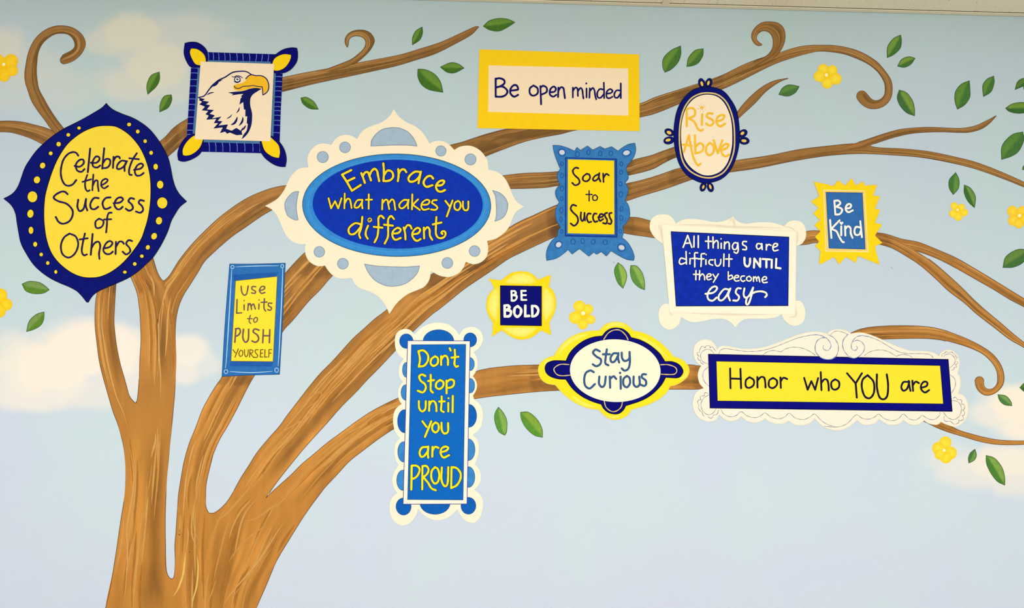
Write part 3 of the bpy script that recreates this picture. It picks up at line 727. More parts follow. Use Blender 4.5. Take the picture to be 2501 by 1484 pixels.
flower(RR, (2463,865,14,50), [(2405,828,44),(2485,825,38),(2412,905,44),(2458,930,40),(2515,890,44)], 'yellow flower cut by the right edge below the drooping branch', (252,200,40), (255,222,70))
# ------------------------------------------------------------------ the painted signs
NAVY = paint('navy_paint', (4, 16, 112), .16)
NAVYD = paint('deep_navy_paint', (2, 4, 112), .12)
INK = paint('ink_line', (6, 10, 46), .05)
YEL = paint('yellow_paint', (255, 220, 66), .03)
YELB = paint('bright_yellow_paint', (255, 212, 22), .03)
YELP = paint('lemon_paint', (255, 228, 56), .03)
WHT = paint('cream_white_paint', (250, 234, 206), .02)
WHT2 = paint('warm_white_paint', (255, 246, 222), .02)
WHT3 = paint('letter_white', (255, 250, 238), .02)
BLUE = paint('royal_blue_paint', (8, 52, 176), .14)
MIDB = paint('mid_blue_paint', (48, 112, 182), .10)
SKYB = paint('sky_blue_paint', (52, 138, 212), .08)
CERU = paint('cerulean_paint', (12, 104, 196), .06)
GLASS = paint('grey_blue_paint', (166, 188, 206), .05)
GREY = paint('soft_grey_line', (128, 150, 168), .05)
GOLDL = paint('gold_line', (226, 198, 122), .06)
PURP = paint('purple_black', (40, 24, 66), .1)
DOTY = paint('dot_yellow', (250, 216, 50), .08)
def sign(label, px, py): return thing('painted_sign', label, 'sign', px, py)
def plate(name, root, P, mat, L, edge=None, ew=1.5, label=None, th=1.0, extra=None):
    m = MB(L); m.poly(P, mat, L, th)
    if edge: m.stroke(P, ew, edge, L + 0.3, closed=True)
    if extra: extra(m)
    return m.build(name, root, label=label)
def spots(name, root, z, L, items, mat, edge=None, ew=1.2, hollow=None):
    for it in items:
        x, y = z.pt(it[0], it[1]); rx = it[2] / z.k; ry = (it[3] if len(it) > 3 else it[2]) / z.k; rot = it[4] if len(it) > 4 else 0
        P = ell(x, y, rx, ry, rot, 26); m = MB(L)
        if hollow: m.stroke(P, hollow, mat, L, closed=True)
        else:
            m.poly(P, mat, L)
            if edge: m.stroke(P, ew, edge, L + .3, closed=True)
        m.build(name, root)

# --- 1 big pointed oval
s = sign('navy pointed-oval frame with yellow centre reading Celebrate the Success of Others', 215, 738)
plate('frame', s, smooth(A1("1356,170! 1385,205 1450,255 1560,305 1680,350 1790,410 1900,495 1990,600 2070,720 2140,860 2175,1000 2200,1130 2235,1240 2290,1330 2375,1416!")
  + A2("2290,130 2230,220 2180,310 2140,430 2090,540 2030,650 1950,770 1860,860 1760,950 1640,1030 1500,1095 1370,1150 1270,1195 1200,1240 1160,1285 1125,1342! 1105,1340! 1050,1270 980,1200 880,1145 760,1095 640,1035 520,950 420,850 330,710 270,590 240,450 220,330 205,230 175,150 130,90 52,25!")
  + A1("130,1340 190,1290 240,1210 280,1100 320,990 380,890 460,780 560,680 680,580 820,490 980,410 1120,335 1230,270 1300,225"), True), NAVY, 4, INK, 1.6, th=.8)
plate('panel', s, smooth(A1("1365,452 1480,465 1600,530 1700,620 1790,740 1860,890 1905,1050 1922,1210 1920,1380")
  + A2("1905,170 1880,300 1850,400 1800,540 1700,690 1570,840 1430,950 1290,1015 1170,1032 1040,1020 900,960 760,850 660,720 600,560 570,380 562,200 572,30")
  + A1("590,1290 620,1180 670,1030 740,870 850,700 970,590 1100,510 1240,462"), True), YEL, 5, INK, 1.8)
spots('dot', s, A1, 5, [(1009,483,25,23),(873,570,27,25),(750,688,31,32),(649,805,27),(546,960,36,40,20),(474,1142,42,47,15),(417,1357,64,72),
  (1646,438,28,26),(1756,528,26,28),(1850,650,25,26),(1926,798,26,28),(1984,975,31,40),(2041,1203,43,53),(2068,1435,67,73)], DOTY, INK, 1.1)
spots('dot', s, A2, 5, [(391,217,42,54,8),(398,429,33,48),(452,606,28,34),(528,736,25,26),(612,844,24,27),(714,957,22,26),
  (2026,307,42,50,10),(1964,503,38,45,25),(1884,645,28,32,20),(1808,757,26,24),(1718,856,26,26),(1592,960,26,22)], DOTY, INK, 1.1)
L1 = paint('dark_indigo_letter', (34, 22, 84), .2)
lettering(s, [
 (A1, "1000,835 975,800 930,790 870,815 810,890 780,1010 785,1110 820,1190 870,1218 930,1200 975,1145;955,965 1020,975 1070,930 1060,885 1010,895 970,950 985,1020 1040,1040 1080,1005;1152,745! 1122,1045!;1160,925 1230,925 1270,885 1260,850 1220,850 1185,910 1190,970 1240,985 1280,960;1330,740! 1305,1000!;1310,940 1350,880 1400,885 1405,940 1370,985 1310,995;1450,850! 1442,990!;1450,900 1480,850 1520,850 1530,870;1605,905 1550,900 1500,950 1495,1000 1540,1000 1590,960 1620,905;1620,905 1590,960 1590,1030;1745,805 1690,890 1650,1000 1650,1070 1680,1080;1650,868! 1770,880!;1710,1015 1790,1000 1825,960 1800,935 1750,960 1720,1030 1740,1085 1790,1085 1832,1055", [], 4.4),
 (A1, "1115,1080 1090,1160 1090,1240 1115,1285 1145,1275;1055,1168! 1165,1135!;1192,1075! 1180,1275!;1185,1215 1215,1155 1245,1155 1250,1220 1260,1285;1290,1215 1350,1180 1375,1145 1345,1130 1300,1160 1295,1220 1330,1250 1380,1220", [], 4.0),
 (A2, "865,-30 830,-60 780,-60 710,-20 690,20 750,60 850,90 920,160 930,230 890,310 810,345 750,320 715,260;1000,40 990,130 1020,185 1070,150 1100,30;1100,30 1095,110 1115,175;1260,20 1200,20 1155,90 1165,150 1210,160 1255,130;1410,10 1350,20 1310,80 1330,150 1370,155 1410,135;1450,85 1530,75 1570,35 1540,10 1490,30 1460,100 1490,155 1530,160 1565,130;1710,30 1665,20 1640,60 1680,100 1695,150 1650,180 1605,155;1835,55 1790,45 1770,80 1810,120 1825,170 1790,205 1735,190", [], 4.6),
 (A2, "1265,280 1220,320 1225,390 1265,400 1310,370 1320,310 1265,280;1425,205 1390,210 1370,260 1365,360 1355,455;1330,292! 1420,288!", [], 4.2),
 (A2, "890,470 820,520 780,620 800,730 880,775 960,720 1000,610 970,510 890,470;1085,470 1060,580 1045,690 1070,745 1110,735;1020,545! 1120,530!;1183,475! 1160,740!;1165,660 1210,590 1260,575 1280,630 1265,720 1270,790;1320,660 1400,640 1435,590 1400,565 1350,600 1320,680 1350,725 1400,730 1440,700;1480,575! 1475,730!;1480,640 1520,575 1560,575 1580,600;1685,565 1640,555 1610,600 1650,650 1660,700 1610,735 1565,700", [], 4.4),
], 4.4, L1, 8)

# --- 2 eagle emblem
EG = Z(420, 80, 4.366)
s = sign('white eagle-head emblem in a navy banded frame with four yellow-centred corner petals', 565, 405)
TICK = paint('tick_blue', (92, 128, 196), .1); STEEL = paint('steel_blue', (74, 120, 162), .08)
m = MB(4); m.poly(quad(EG, (300,205),(1180,232),(1145,1284),(240,1266)), NAVYD, 4, .8)
m.poly(quad(EG, (206,340),(330,340),(290,1130),(160,1100)), NAVYD, 4, .8); m.poly(quad(EG, (1060,400),(1182,410),(1145,1160),(1050,1160)), NAVYD, 4, .8)
m.poly(quad(EG, (200,1060),(1145,1060),(960,1284),(310,1268)), NAVYD, 4, .8)
m.build('frame', s)
m = MB(4.4)
for q in (((279,372),(302,372),(246,1092),(222,1090)), ((1088,408),(1108,420),(1082,1112),(1058,1105)), ((383,293),(1065,310),(1065,328),(383,312)), ((322,1140),(966,1156),(950,1184),(328,1166))):
    m.poly(quad(EG, *q), STEEL, 4.4, .4)
m.build('inner_band', s)
def tick(a, b, w=1.8):
    m = MB(4.5); P = smooth([EG.pt(*a) + (False,), EG.pt((a[0]+b[0])/2 + 3, (a[1]+b[1])/2 - 2) + (False,), EG.pt(*b) + (False,)], n=4)
    m.stroke(P, w, TICK, 4.5, wob=.15); m.build('tick_mark', s)
for x in (388,440,497,562,617,692,755,826,903,965,1032): tick((x, 215 + (x-385)*.03), (x + (5 if x < 900 else -8), 286 + (x-385)*.03))
for x in (398,468,541,617,695,776,862,936): tick((x - 3, 1172), (x + 3, 1262))
for y in (376,430,500,567,645,706,765,825,900,970,1040,1085):
    f = (y - 370) / 720.0; tick((210 - 46 * f, y), (281 - 56 * f, y + 2))
for y in (430,468,520,575,620,683,740,788,830,880,935,985,1065):
    f = (y - 430) / 720.0; tick((1112 - 28 * f, y), (1176 - 34 * f, y + 3))
PET = [("140,112! 200,100 270,105 330,140 370,185 385,240 378,300 350,360 300,370 208,368 160,310 130,220", "205,168! 270,175 330,215 360,265 362,330 330,350 300,350 250,335 210,270 192,210"),
 ("1333,165! 1342,220 1335,300 1290,370 1240,410 1180,430 1085,425 1055,360 1060,310 1080,265 1130,215 1200,175 1280,160", "1270,235! 1272,260 1255,310 1210,370 1150,403 1090,402 1070,350 1085,290 1130,250 1200,228"),
 ("70,1357! 62,1290 80,1220 120,1150 170,1100 245,1080 330,1120 330,1220 300,1290 230,1340 150,1370 100,1370", "118,1305! 115,1250 140,1190 190,1130 250,1095 330,1115 318,1190 280,1250 210,1300 150,1312"),
 ("1210,1428! 1222,1350 1205,1260 1160,1180 1100,1125 1050,1100 955,1130 940,1220 960,1290 1010,1350 1090,1405 1160,1427", "1145,1335! 1155,1270 1140,1200 1090,1145 1040,1110 960,1130 970,1210 1000,1270 1060,1315 1110,1332")]
for a, b in PET:
    plate('corner_petal', s, smooth(EG(a), True), NAVYD, 5, INK, 1.2)
    plate('petal_centre', s, smooth(EG(b), True), YELB, 5.6, INK, 1.0, label='yellow corner petal centre')
plate('panel', s, quad(EG, (309,309),(1090,333),(1052,1158),(246,1136)), paint('emblem_card', (248,228,196), .015), 7, None, th=1.2)
NV = paint('emblem_navy', (12, 22, 92), .1); BKY = paint('beak_yellow', (248, 190, 40), .05)
m = MB(8); m.poly(smooth(EG("845,450! 900,460 960,462 1005,495 1032,550 1030,600 975,665! 968,610 965,578! 955,598! 880,590 820,600 760,618 700,618 662,600 658,570 690,550 745,538 785,515 805,480"), True), BKY, 8); 
for t, w in (("790,492 815,465 850,450 900,460 925,458 970,465 1015,500 1035,560 1030,610 1005,645 972,665", 2.4), ("972,665 968,610 965,578", 2.2), ("670,570 680,590 720,595 760,575 820,570 870,565 920,575 965,578", 2.0)):
    for S in strokes(EG, t): m.stroke(S, w, NV, 8.5)
m.build('beak', s)
m = MB(8)
for t, w, tp in (("285,692 350,672 400,605 450,550 500,508 570,475 640,430 700,415 790,415 850,448", 3.2, .2), ("385,625 430,570 480,530 545,500", 4.6, 1.0), ("440,575 480,545 500,530", 5.0, 1.0),
    ("372,668 410,645 455,636", 2.8, 1.0), ("583,920 625,895 644,868", 2.6, 1.0), ("628,985 668,965 690,930 700,895", 5.4, 1.0), ("716,994 745,960 758,925 757,895", 4.8, 1.0), ("688,858 712,830 724,792", 3.0, 1.0), ("742,1045 770,1020 792,985", 4.0, 1.0)):
    for S in strokes(EG, t): m.stroke(S, w, NV, 8, taper=tp)
m.poly(smooth(EG("600,638! 680,630 760,622 830,600 900,590 958,600! 900,635 860,665 838,710 838,780 855,850 857,910 850,980 825,1050 790,1100 745,1137! 765,1090 800,1040 812,970! 800,970! 805,890! 785,895! 785,820! 770,820! 762,740! 722,768! 735,700! 750,685! 735,680! 765,655! 735,655! 640,668! 655,655!"), True), NV, 8)
m.poly(smooth(EG("275,690! 355,708! 330,725! 400,738! 365,765! 410,775! 375,818! 450,825! 405,865! 460,882! 430,915! 530,895! 490,940! 542,945! 500,990! 600,978! 580,1025! 640,1045! 690,1015! 735,1045! 762,1000! 745,1060! 755,1088! 690,1093! 620,1065! 590,1078! 570,1055! 515,1070! 545,1010! 445,1022! 495,965! 450,965! 475,920! 370,928! 395,885! 360,870! 390,835! 320,828! 355,790! 295,765! 325,738! 290,720! 300,708!"), True), NV, 8.1)
m.build('eagle_plumage', s)
m = MB(8.2)
for S in strokes(EG, "640,468 668,474 690,462 725,466 757,484;664,522 700,532 735,516"): m.stroke(S, 2.4, NV, 8.2, taper=.5)
x, y = EG.pt(700, 500); m.poly(ell(x, y, 8, 7), NV, 8.3); m.poly(ell(x, y, 5.6, 5), WHT3, 8.6); m.poly(ell(x + .3, y - .6, 2.8), NV, 8.9); m.poly(ell(x + 1, y - 1.6, .9), WHT3, 9.1)
m.build('eagle_eye', s)

# --- 3 great white lobed frame
s = sign('large white lobed frame with blue oval reading Embrace what makes you different', 952, 765)
plate('frame', s, smooth(E2("10,38! 60,110 110,165 200,225 300,270 380,330 440,400 480,460 510,520! 560,490 640,478 720,492 790,540 855,605! 930,562 1030,545 1120,560 1210,610 1280,690 1320,770 1330,885! 1400,895 1480,930 1550,990 1600,1070 1640,1160 1670,1240 1730,1330 1825,1395!")
 + E4("1730,30 1690,80 1660,150 1630,225 1590,290 1530,350 1430,415 1310,447! 1325,520 1320,620 1280,700 1200,755 1120,770 1060,755 1015,735! 980,820 920,890 820,940 740,948 640,925 530,865! 520,930 500,1000 440,1080 340,1130 220,1180 120,1250 40,1330")
 + E3("1775,1462! 1745,1390 1700,1310 1620,1220 1500,1150 1380,1110 1300,1050 1250,960! 1150,972 1050,960 970,910 910,840 880,790! 800,798 720,775 650,720 610,640 600,560 608,490! 520,490 420,450 340,370 290,270 250,180 200,80 140,10")
 + E1("45,1385! 130,1340 220,1280 300,1180 350,1080 400,980 470,900 540,860 650,848! 636,760 645,680 690,600 760,540 850,515 970,535! 1010,470 1080,415 1180,395 1260,415 1325,455! 1370,380 1430,320 1530,270 1650,230 1740,170 1800,105"), True), paint('frame_white', (253, 238, 208), .015), 4, None, th=.8)
for z, it in ((E1, (848,705,78)), (E1, (1158,570,75)), (E2, (667,620,72)), (E2, (1080,738,78)), (E3, (800,598,74)), (E3, (1128,763,75)), (E4, (757,753,76)), (E4, (1137,587,75))):
    x, y = z.pt(it[0], it[1]); P = ell(x, y, it[2] / z.k); m = MB(5); m.poly(P, GLASS, 5); m.stroke(P, 1.4, GREY, 5.3, closed=True)
    m.build('round_opening', s)
for P in (E1("1518,552! 1530,470 1590,385 1680,320 1780,298") + E2("20,296 100,305 200,350 270,420 310,490 335,552! 200,540 0,538") + E1("1700,545"),
          E3("1430,768! 1600,795 1800,805") + E4("0,805 180,808 370,795! 340,890 260,980 150,1050 0,1078") + E3("1700,1060 1570,990 1480,880"),
          E1("512,1185! 440,1195 360,1270 318,1370") + E3("350,78 400,125 470,155 505,150! 490,80 480,0") + E1("480,1370 490,1290"),
          E2("1388,1170! 1480,1200 1560,1270 1600,1370") + E4("1575,60 1520,130 1420,172! 1440,80") + E2("1430,1270")):
    P = smooth(P, True); m = MB(5); m.poly(P, GLASS, 5); m.stroke(P, 1.6, GREY, 5.3, closed=True); m.build('crescent_opening', s)
def ring(m):
    for k, (dx, w) in enumerate(((-8, 5), (4, 3))):
        m.stroke(ell(969.5, 501, 219 + dx * .4, 117 + dx * .4, n=80), w * .6, paint('pale_ring', (66, 150, 220), .06), 5.3, closed=True)
plate('oval_rim', s, ell(969, 501, 229.6, 125, 0.6, 96), SKYB, 5, paint('rim_outline', (60, 92, 120), .05), 1.8, extra=ring, label='sky-blue rim of the oval')  # dark outline drawn around the rim
plate('panel', s, ell(971.5, 498.5, 207.5, 108.5, 0.6, 96), BLUE, 6, None)
YL = paint('letter_yellow', (255, 218, 48), .06)
lettering(s, [
 (E1, "1245,888! 1118,950! 1185,1050! 1255,1175! 1378,1095!;1185,1045! 1290,995!;1385,930 1410,990 1435,1065;1405,970 1440,920 1480,920 1500,970 1520,1030;1500,960 1530,900 1570,870 1605,900 1620,970 1635,1040;1692,795! 1700,900 1695,1040!;1700,960 1750,895 1810,910 1830,970 1800,1020 1740,1040 1695,1035;1900,875! 1905,960 1895,1040!;1905,940 1940,885 1985,880 2012,915;2209,915 2136,910 2066,960 2041,1010 2066,1048 2126,1040 2186,990 2216,910;2215,915 2196,1000 2183,1070;2386,1005 2356,970 2306,978 2261,1030 2256,1080 2296,1120 2376,1098;2426,1105 2506,1095 2541,1050 2516,1032 2466,1050 2426,1110 2446,1170 2496,1188 2551,1165", [], 5.2),
 (E1, "930,1280! 965,1420! 1020,1320! 1065,1420! 1110,1280!;1155,1215! 1150,1420!;1155,1350 1190,1290 1225,1295 1240,1350 1250,1415;1385,1300 1330,1310 1295,1370 1300,1410 1350,1400 1395,1330 1400,1300;1400,1300 1395,1360 1402,1420;1490,1225! 1488,1425!;1450,1300! 1535,1298!", [], 4.2),
 (E2, "-146,1300! -151,1435!;-146,1350 -106,1300 -76,1310 -66,1360 -51,1430;-61,1350 -16,1295 14,1320 24,1380 34,1440;215,1305 150,1305 95,1355 90,1400 130,1420 190,1370 220,1300;220,1300 210,1360 212,1422;270,1225! 265,1435!;350,1295! 275,1370! 375,1442!;400,1370 480,1365 510,1320 470,1300 410,1340 395,1400 430,1440 500,1425;610,1305 560,1310 545,1345 590,1375 620,1410 590,1440 530,1435", [], 4.2),
 (E2, "730,1315! 795,1400!;830,1310! 750,1532!;905,1315 860,1350 860,1420 905,1445 940,1400 935,1340 905,1315;975,1325 975,1400 1000,1445 1045,1430 1050,1325", [], 4.4),
 (E3, "1380,215 1300,200 1220,260 1210,320 1240,355 1300,340 1370,260 1385,210;1400,112 1385,260 1355,350 1372,405;1480,235 1450,310 1450,370 1475,415;1700,130 1660,95 1625,130 1625,250 1610,380 1570,465;1560,250! 1680,262!;1840,140 1800,100 1760,150 1760,280 1755,390 1712,482;1702,220! 1825,234!;1815,345 1900,335 1935,290 1890,265 1830,310 1820,380 1860,430 1935,405;1976,260 1996,340 2001,425;1986,290 2026,230 2066,235 2086,275;2096,355 2176,340 2206,290 2166,265 2111,310 2096,370 2126,425 2166,445 2211,420;2256,262! 2261,410!;2261,300 2306,255 2336,290 2341,370 2374,430;2431,115 2426,230 2426,350 2466,405 2526,400 2558,360 2550,318 2516,312 2501,335 2516,350;2381,217! 2501,190!", [], 4.8),
 (E3, "1503,158 1516,170 1500,184 1480,170 1482,142 1504,128 1526,142 1530,168", [], 2.2),
], 5, YL, 8, INK, 1.3)

# --- 4 yellow-bordered rectangle
s = sign('plain yellow-bordered white rectangle reading Be open minded', 1363, 320)
plate('frame', s, quad(BO, (118,118),(2335,188),(2343,1252),(92,1210)), paint('sunflower_paint', (254, 208, 26), .025), 4, None, th=.8)
plate('panel', s, quad(BO, (247,340),(2182,384),(2187,1037),(240,985)), paint('sign_white', (248, 226, 190), .015), 5, None)
L4 = paint('navy_letter', (10, 14, 96), .25)
lettering(s, [
 (BO, "345,525! 345,775!;345,530 400,520 460,545 465,590 420,625 360,645;360,645 440,635 505,690 490,745 430,775 345,775;560,690 620,684 655,672 640,625 600,615 555,660 550,730 600,775 655,750", [], 4.8),
 (BO, "870,620 820,660 820,730 865,762 925,730 925,660 870,620;965,630! 975,880!;970,650 1000,625 1050,650 1050,710 985,745;1100,715 1160,705 1180,665 1150,635 1105,670 1095,740 1140,775 1185,750;1215,650! 1210,780!;1215,690 1250,645 1285,660 1295,720 1305,795", [], 4.4),
 (BO, "1415,650! 1415,785!;1420,690 1450,650 1480,670 1485,765;1485,700 1520,655 1545,680 1555,750 1562,800;1605,662! 1605,785!;1650,660! 1645,790!;1650,700 1690,655 1715,690 1725,760 1740,812;1845,680 1790,670 1755,720 1760,780 1800,790 1845,740;1845,582! 1850,795!;1880,735 1940,725 1965,695 1930,670 1885,710 1885,780 1920,798 1965,775;2075,690 2020,690 1990,740 2000,785 2040,785 2075,730;2080,592! 2080,795!", [(1602,592,13)], 4.0),
], 4.4, L4, 8)

# --- 5 crystal-edged blue frame
s = sign('blue crystal-edged frame with yellow panel reading Soar to Success', 1443, 635)
DKB = paint('drawn_blue', (24, 74, 160), .1); SILV = paint('silver_paint', (206, 212, 222), .05)
plate('frame', s, smooth(SO("187,115! 260,118 340,140 400,165 432,182! 460,138! 500,172! 578,122! 638,168! 722,127! 775,157! 850,130! 925,180! 970,145 1040,105 1115,90! 1125,160 1110,230 1075,290 1040,330 1018,375 1035,440 1040,490 1005,540! 1035,590 1035,650 1005,740! 1040,790 1055,850 1055,920 1020,990 975,1040! 985,1100 970,1160! 1030,1210 1080,1290 1108,1370 1100,1418! 1020,1405 930,1360 845,1308! 792,1368! 735,1318! 682,1348! 648,1325! 595,1370! 488,1285! 405,1345! 358,1295! 300,1345 220,1395 118,1418! 112,1350 130,1270 180,1190 240,1140! 245,1090 275,1040! 235,980 215,890 230,810 260,760! 225,700 215,640 240,590 270,560! 240,500 240,440 270,380! 245,320 215,240 195,170"), True),
  paint('azure_frame', (54, 122, 186), .14), 4, paint('azure_rim', (40, 86, 130), .05), 1.3, th=.8)
spots('drawn_teardrop', s, SO, 5, [(465,215,24,28),(590,195,18,28),(722,207,19,27),(843,207,20,27),(290,325,15,22),(290,458,16,26),(290,605,18,28),(287,717,15,25),(283,850,18,30),(279,953,14,28),(288,1090,14,22),(962,328,16,25),(957,420,17,25),(952,550,18,22),(955,670,20,30),(963,833,16,26),(960,937,18,28),(950,1088,15,23),(415,1205,24,30),(525,1200,20,28),(643,1207,22,26),(778,1212,24,28)], DKB, hollow=1.5)
spots('corner_jewel', s, SO, 5, [(290,198,40,40),(1020,202,48,36,-10),(250,1240,42,38,-30),(962,1272,44,44)], DKB, hollow=1.6)
spots('jewel_shine', s, SO, 5.3, [(290,195,32,27,10),(1020,200,38,26,-15),(252,1240,32,28,-40),(965,1272,34,26,20)], SILV)
m = MB(5); m.poly(quad(SO, (330,253),(908,268),(913,1157),(326,1142)), MIDB, 5); m.stroke(quad(SO, (333,257),(906,272),(911,1153),(329,1139)), 2.4, paint('line_blue', (14, 44, 140), .1), 5.4, closed=True)
for S in strokes(SO, "892,290! 893,1145!;345,1130! 895,1142!"): m.stroke(S, 3.0, paint('strip_blue', (30, 72, 158), .1), 5.4)  # darker blue strip along two sides of the band
m.build('inner_band', s)
plate('panel', s, quad(SO, (357,275),(880,290),(883,1122),(355,1110)), paint('panel_yellow', (255, 218, 18), .02), 6, None)
lettering(s, [
 (SO, "475,375 440,370 412,405 430,450 480,500 485,545 440,568 405,540;570,437 530,470 530,510 570,523 605,490 600,450 570,437;700,445 660,465 640,500 660,518 700,490 712,430;712,430 708,480 725,525;755,435! 760,530!;760,480 790,440 820,455", [], 4.2),
 (SO, "597,630! 597,745!;562,672! 632,672!;665,675 638,695 645,735 680,735 690,700 665,675", [], 3.0),
 (SO, "450,800 410,790 388,830 410,870 460,920 470,980 430,1025 388,1000;505,875 502,940 520,972 540,940 545,880;543,900 550,965;615,890 585,890 570,935 590,985 620,980;680,890 655,890 640,935 660,980 690,975;700,930 745,925 755,900 725,895 705,935 720,970 755,950;800,880 775,890 780,925 800,960 790,1000 755,995;850,880 825,890 830,930 850,970 840,1005 815,1000", [], 4.4),
], 4, PURP, 8)

# --- 6 mirror frame
s = sign('oval navy hand-mirror frame with white centre and gold letters reading Rise Above', 1725, 468)
def petal(z, cx, cy, rx, ry, rot, yx, yy, yrx, yry):
    x, y = z.pt(cx, cy); m = MB(4.2); P = ell(x, y, rx / z.k, ry / z.k, rot, 26); m.poly(P, NAVY, 4.2, .9); m.stroke(P, 1.3, INK, 4.5, closed=True); o = m.build('petal', s)
    x, y = z.pt(yx, yy); m = MB(5); P = ell(x, y, yrx / z.k, yry / z.k, rot, 22); m.poly(P, paint('petal_gold', (240, 200, 84), .06), 5); m.stroke(P, .9, INK, 5.3, closed=True); m.build('petal_centre', s)
for a in ((612,118,38,62,-16,613,122,18,33),(697,115,38,60,16,692,113,17,31),(222,708,60,40,25,217,712,32,22),(216,806,64,44,-12,205,802,34,20),(1108,722,58,42,-35,1103,720,28,20),(1124,810,62,44,5,1122,811,34,20),(628,1366,36,56,18,630,1368,16,27),(716,1372,38,56,-18,715,1366,16,32)): petal(RAZ, *a)
plate('frame', s, smooth(RAZ("655,160 750,165 870,210 960,310 1030,440 1060,600 1068,760 1055,900 1010,1060 940,1190 840,1275 720,1315 660,1325 560,1300 440,1230 350,1110 300,960 275,780 280,620 310,460 370,330 470,220 560,175"), True), NAVY, 4.6, INK, 1.5, th=.8)
GO = smooth(RAZ("680,233 800,253 900,333 963,460 998,600 1008,760 1001,920 956,1070 878,1188 780,1243 690,1258 580,1237 462,1168 384,1060 349,900 342,720 358,560 403,412 482,303 580,248"), True)
m = MB(5.2); m.stroke(GO, 3.6, GOLDL, 5.2, closed=True); m.build('gold_ring', s)
plate('panel', s, smooth(RAZ("680,250 790,270 880,345 945,470 976,600 984,760 976,900 933,1060 858,1168 770,1218 680,1233 590,1213 482,1140 402,1030 367,880 357,720 372,560 417,420 492,320 580,267"), True), paint('mirror_white', (252, 234, 204), .015), 5.6, INK, 1.6)
L6 = paint('amber_letter', (252, 194, 50), .06)
lettering(s, [
 (RAZ, "430,425! 430,635!;430,430 490,415 530,450 520,510 440,542;450,540 520,580 560,660 600,690 625,675;617,490! 612,618!;740,485 690,480 672,520 740,560 750,600 710,628 665,605;790,580 860,555 885,510 850,500 800,530 790,590 830,638 892,605", [(613,413,20)], 5.0),
 (RAZ, "395,945! 457,745!;457,745 480,880 510,1010 560,1105 597,1088;385,857! 490,872!;528,745! 535,965!;540,880 590,840 630,870 620,930 570,955 535,960;710,835 670,880 665,950 705,985 750,950 755,880 710,835;755,805! 805,962! 860,805!;855,925 910,900 935,860 900,850 855,890 850,950 890,1000 940,980", [], 5.0),
 (RAZ, "560,425! 580,425!;572,382! 588,396!;602,366! 604,380!;640,378! 630,390!;658,402! 642,408!;660,438! 644,434!;632,462! 626,450!;592,462! 598,450!", [], 1.0),
], 5, L6, 8)

# --- 7 tall leaning blue frame
UL = Z(520, 630, 4.948)
s = sign('leaning blue frame with yellow panel reading Use Limits to PUSH YOURSELF', 613, 918)
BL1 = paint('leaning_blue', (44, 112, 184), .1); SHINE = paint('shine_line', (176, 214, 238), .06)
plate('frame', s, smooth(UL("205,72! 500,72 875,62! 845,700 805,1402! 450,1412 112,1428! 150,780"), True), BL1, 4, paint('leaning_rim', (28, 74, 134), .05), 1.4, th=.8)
m = MB(4.6); m.poly(quad(UL, (250,200),(800,170),(760,222),(250,275)), paint('deeper_blue', (30, 92, 172), .1), 4.6, .4); m.poly(quad(UL, (215,1245),(735,1250),(710,1310),(205,1305)), paint('deeper_blue', (30, 92, 172)), 4.6, .4); m.build('deeper_blue_band', s)  # deeper blue bands above and below the panel
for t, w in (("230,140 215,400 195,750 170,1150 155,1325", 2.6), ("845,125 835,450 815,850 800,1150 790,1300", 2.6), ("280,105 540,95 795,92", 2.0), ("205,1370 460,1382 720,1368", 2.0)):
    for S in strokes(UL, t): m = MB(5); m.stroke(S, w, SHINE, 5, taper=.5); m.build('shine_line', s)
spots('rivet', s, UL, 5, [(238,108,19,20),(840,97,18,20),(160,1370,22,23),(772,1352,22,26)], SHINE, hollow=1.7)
plate('panel', s, quad(UL, (278,275),(780,222),(728,1248),(222,1243)), YELP, 6, paint('brown_edge', (150, 110, 50), .1), 1.0)
L7 = paint('taupe_letter', (112, 84, 90), .12)
lettering(s, [
 (UL, "345,340 350,400 375,445 410,430 430,335;520,345 480,345 475,375 515,400 510,425 470,420;565,395 620,375 625,345 590,345 565,390 590,425 630,415", [], 3.2),
 (UL, "295,500! 290,665! 350,660!;380,565! 380,625!;430,550! 425,630!;430,575 455,550 470,620;470,575 495,555 515,615;560,555! 557,615!;625,490 620,600 640,640;585,535! 655,530!;715,545 675,545 675,575 710,600 695,630 665,620", [(380,513,8), (560,505,8)], 3.2),
 (UL, "455,690 440,760 460,790;420,730! 475,732!;520,715 495,740 505,775 535,760 540,725 520,715", [], 2.6),
 (UL, "280,855! 268,1015!;275,855 320,850 335,890 310,930 275,945;372,860 365,960 395,1015 430,980 435,860;560,870 510,855 490,890 540,930 555,980 520,1015 475,1000;612,865! 605,1020!;690,865! 685,1020!;612,937! 690,937!", [], 3.8),
], 3, L7, 8)
lettering(s, [(UL, "245,1105! 275,1145!;310,1095! 270,1195!;340,1110 318,1145 330,1185 360,1170 362,1125 340,1110;385,1105 388,1165 405,1190 425,1165 430,1105;450,1105! 447,1195!;450,1105 485,1115 480,1140 452,1150;455,1150! 495,1200!;550,1105 515,1110 520,1145 545,1175 530,1200 500,1195;580,1105! 575,1195!;580,1105! 610,1105!;578,1148! 605,1148!;575,1193! 608,1193!;632,1105! 628,1195! 660,1193!;680,1105! 678,1195!;680,1105! 712,1103!;680,1148! 705,1147!", [], 2.1)], 2, paint('brown_letter', (112, 72, 34), .1), 8)

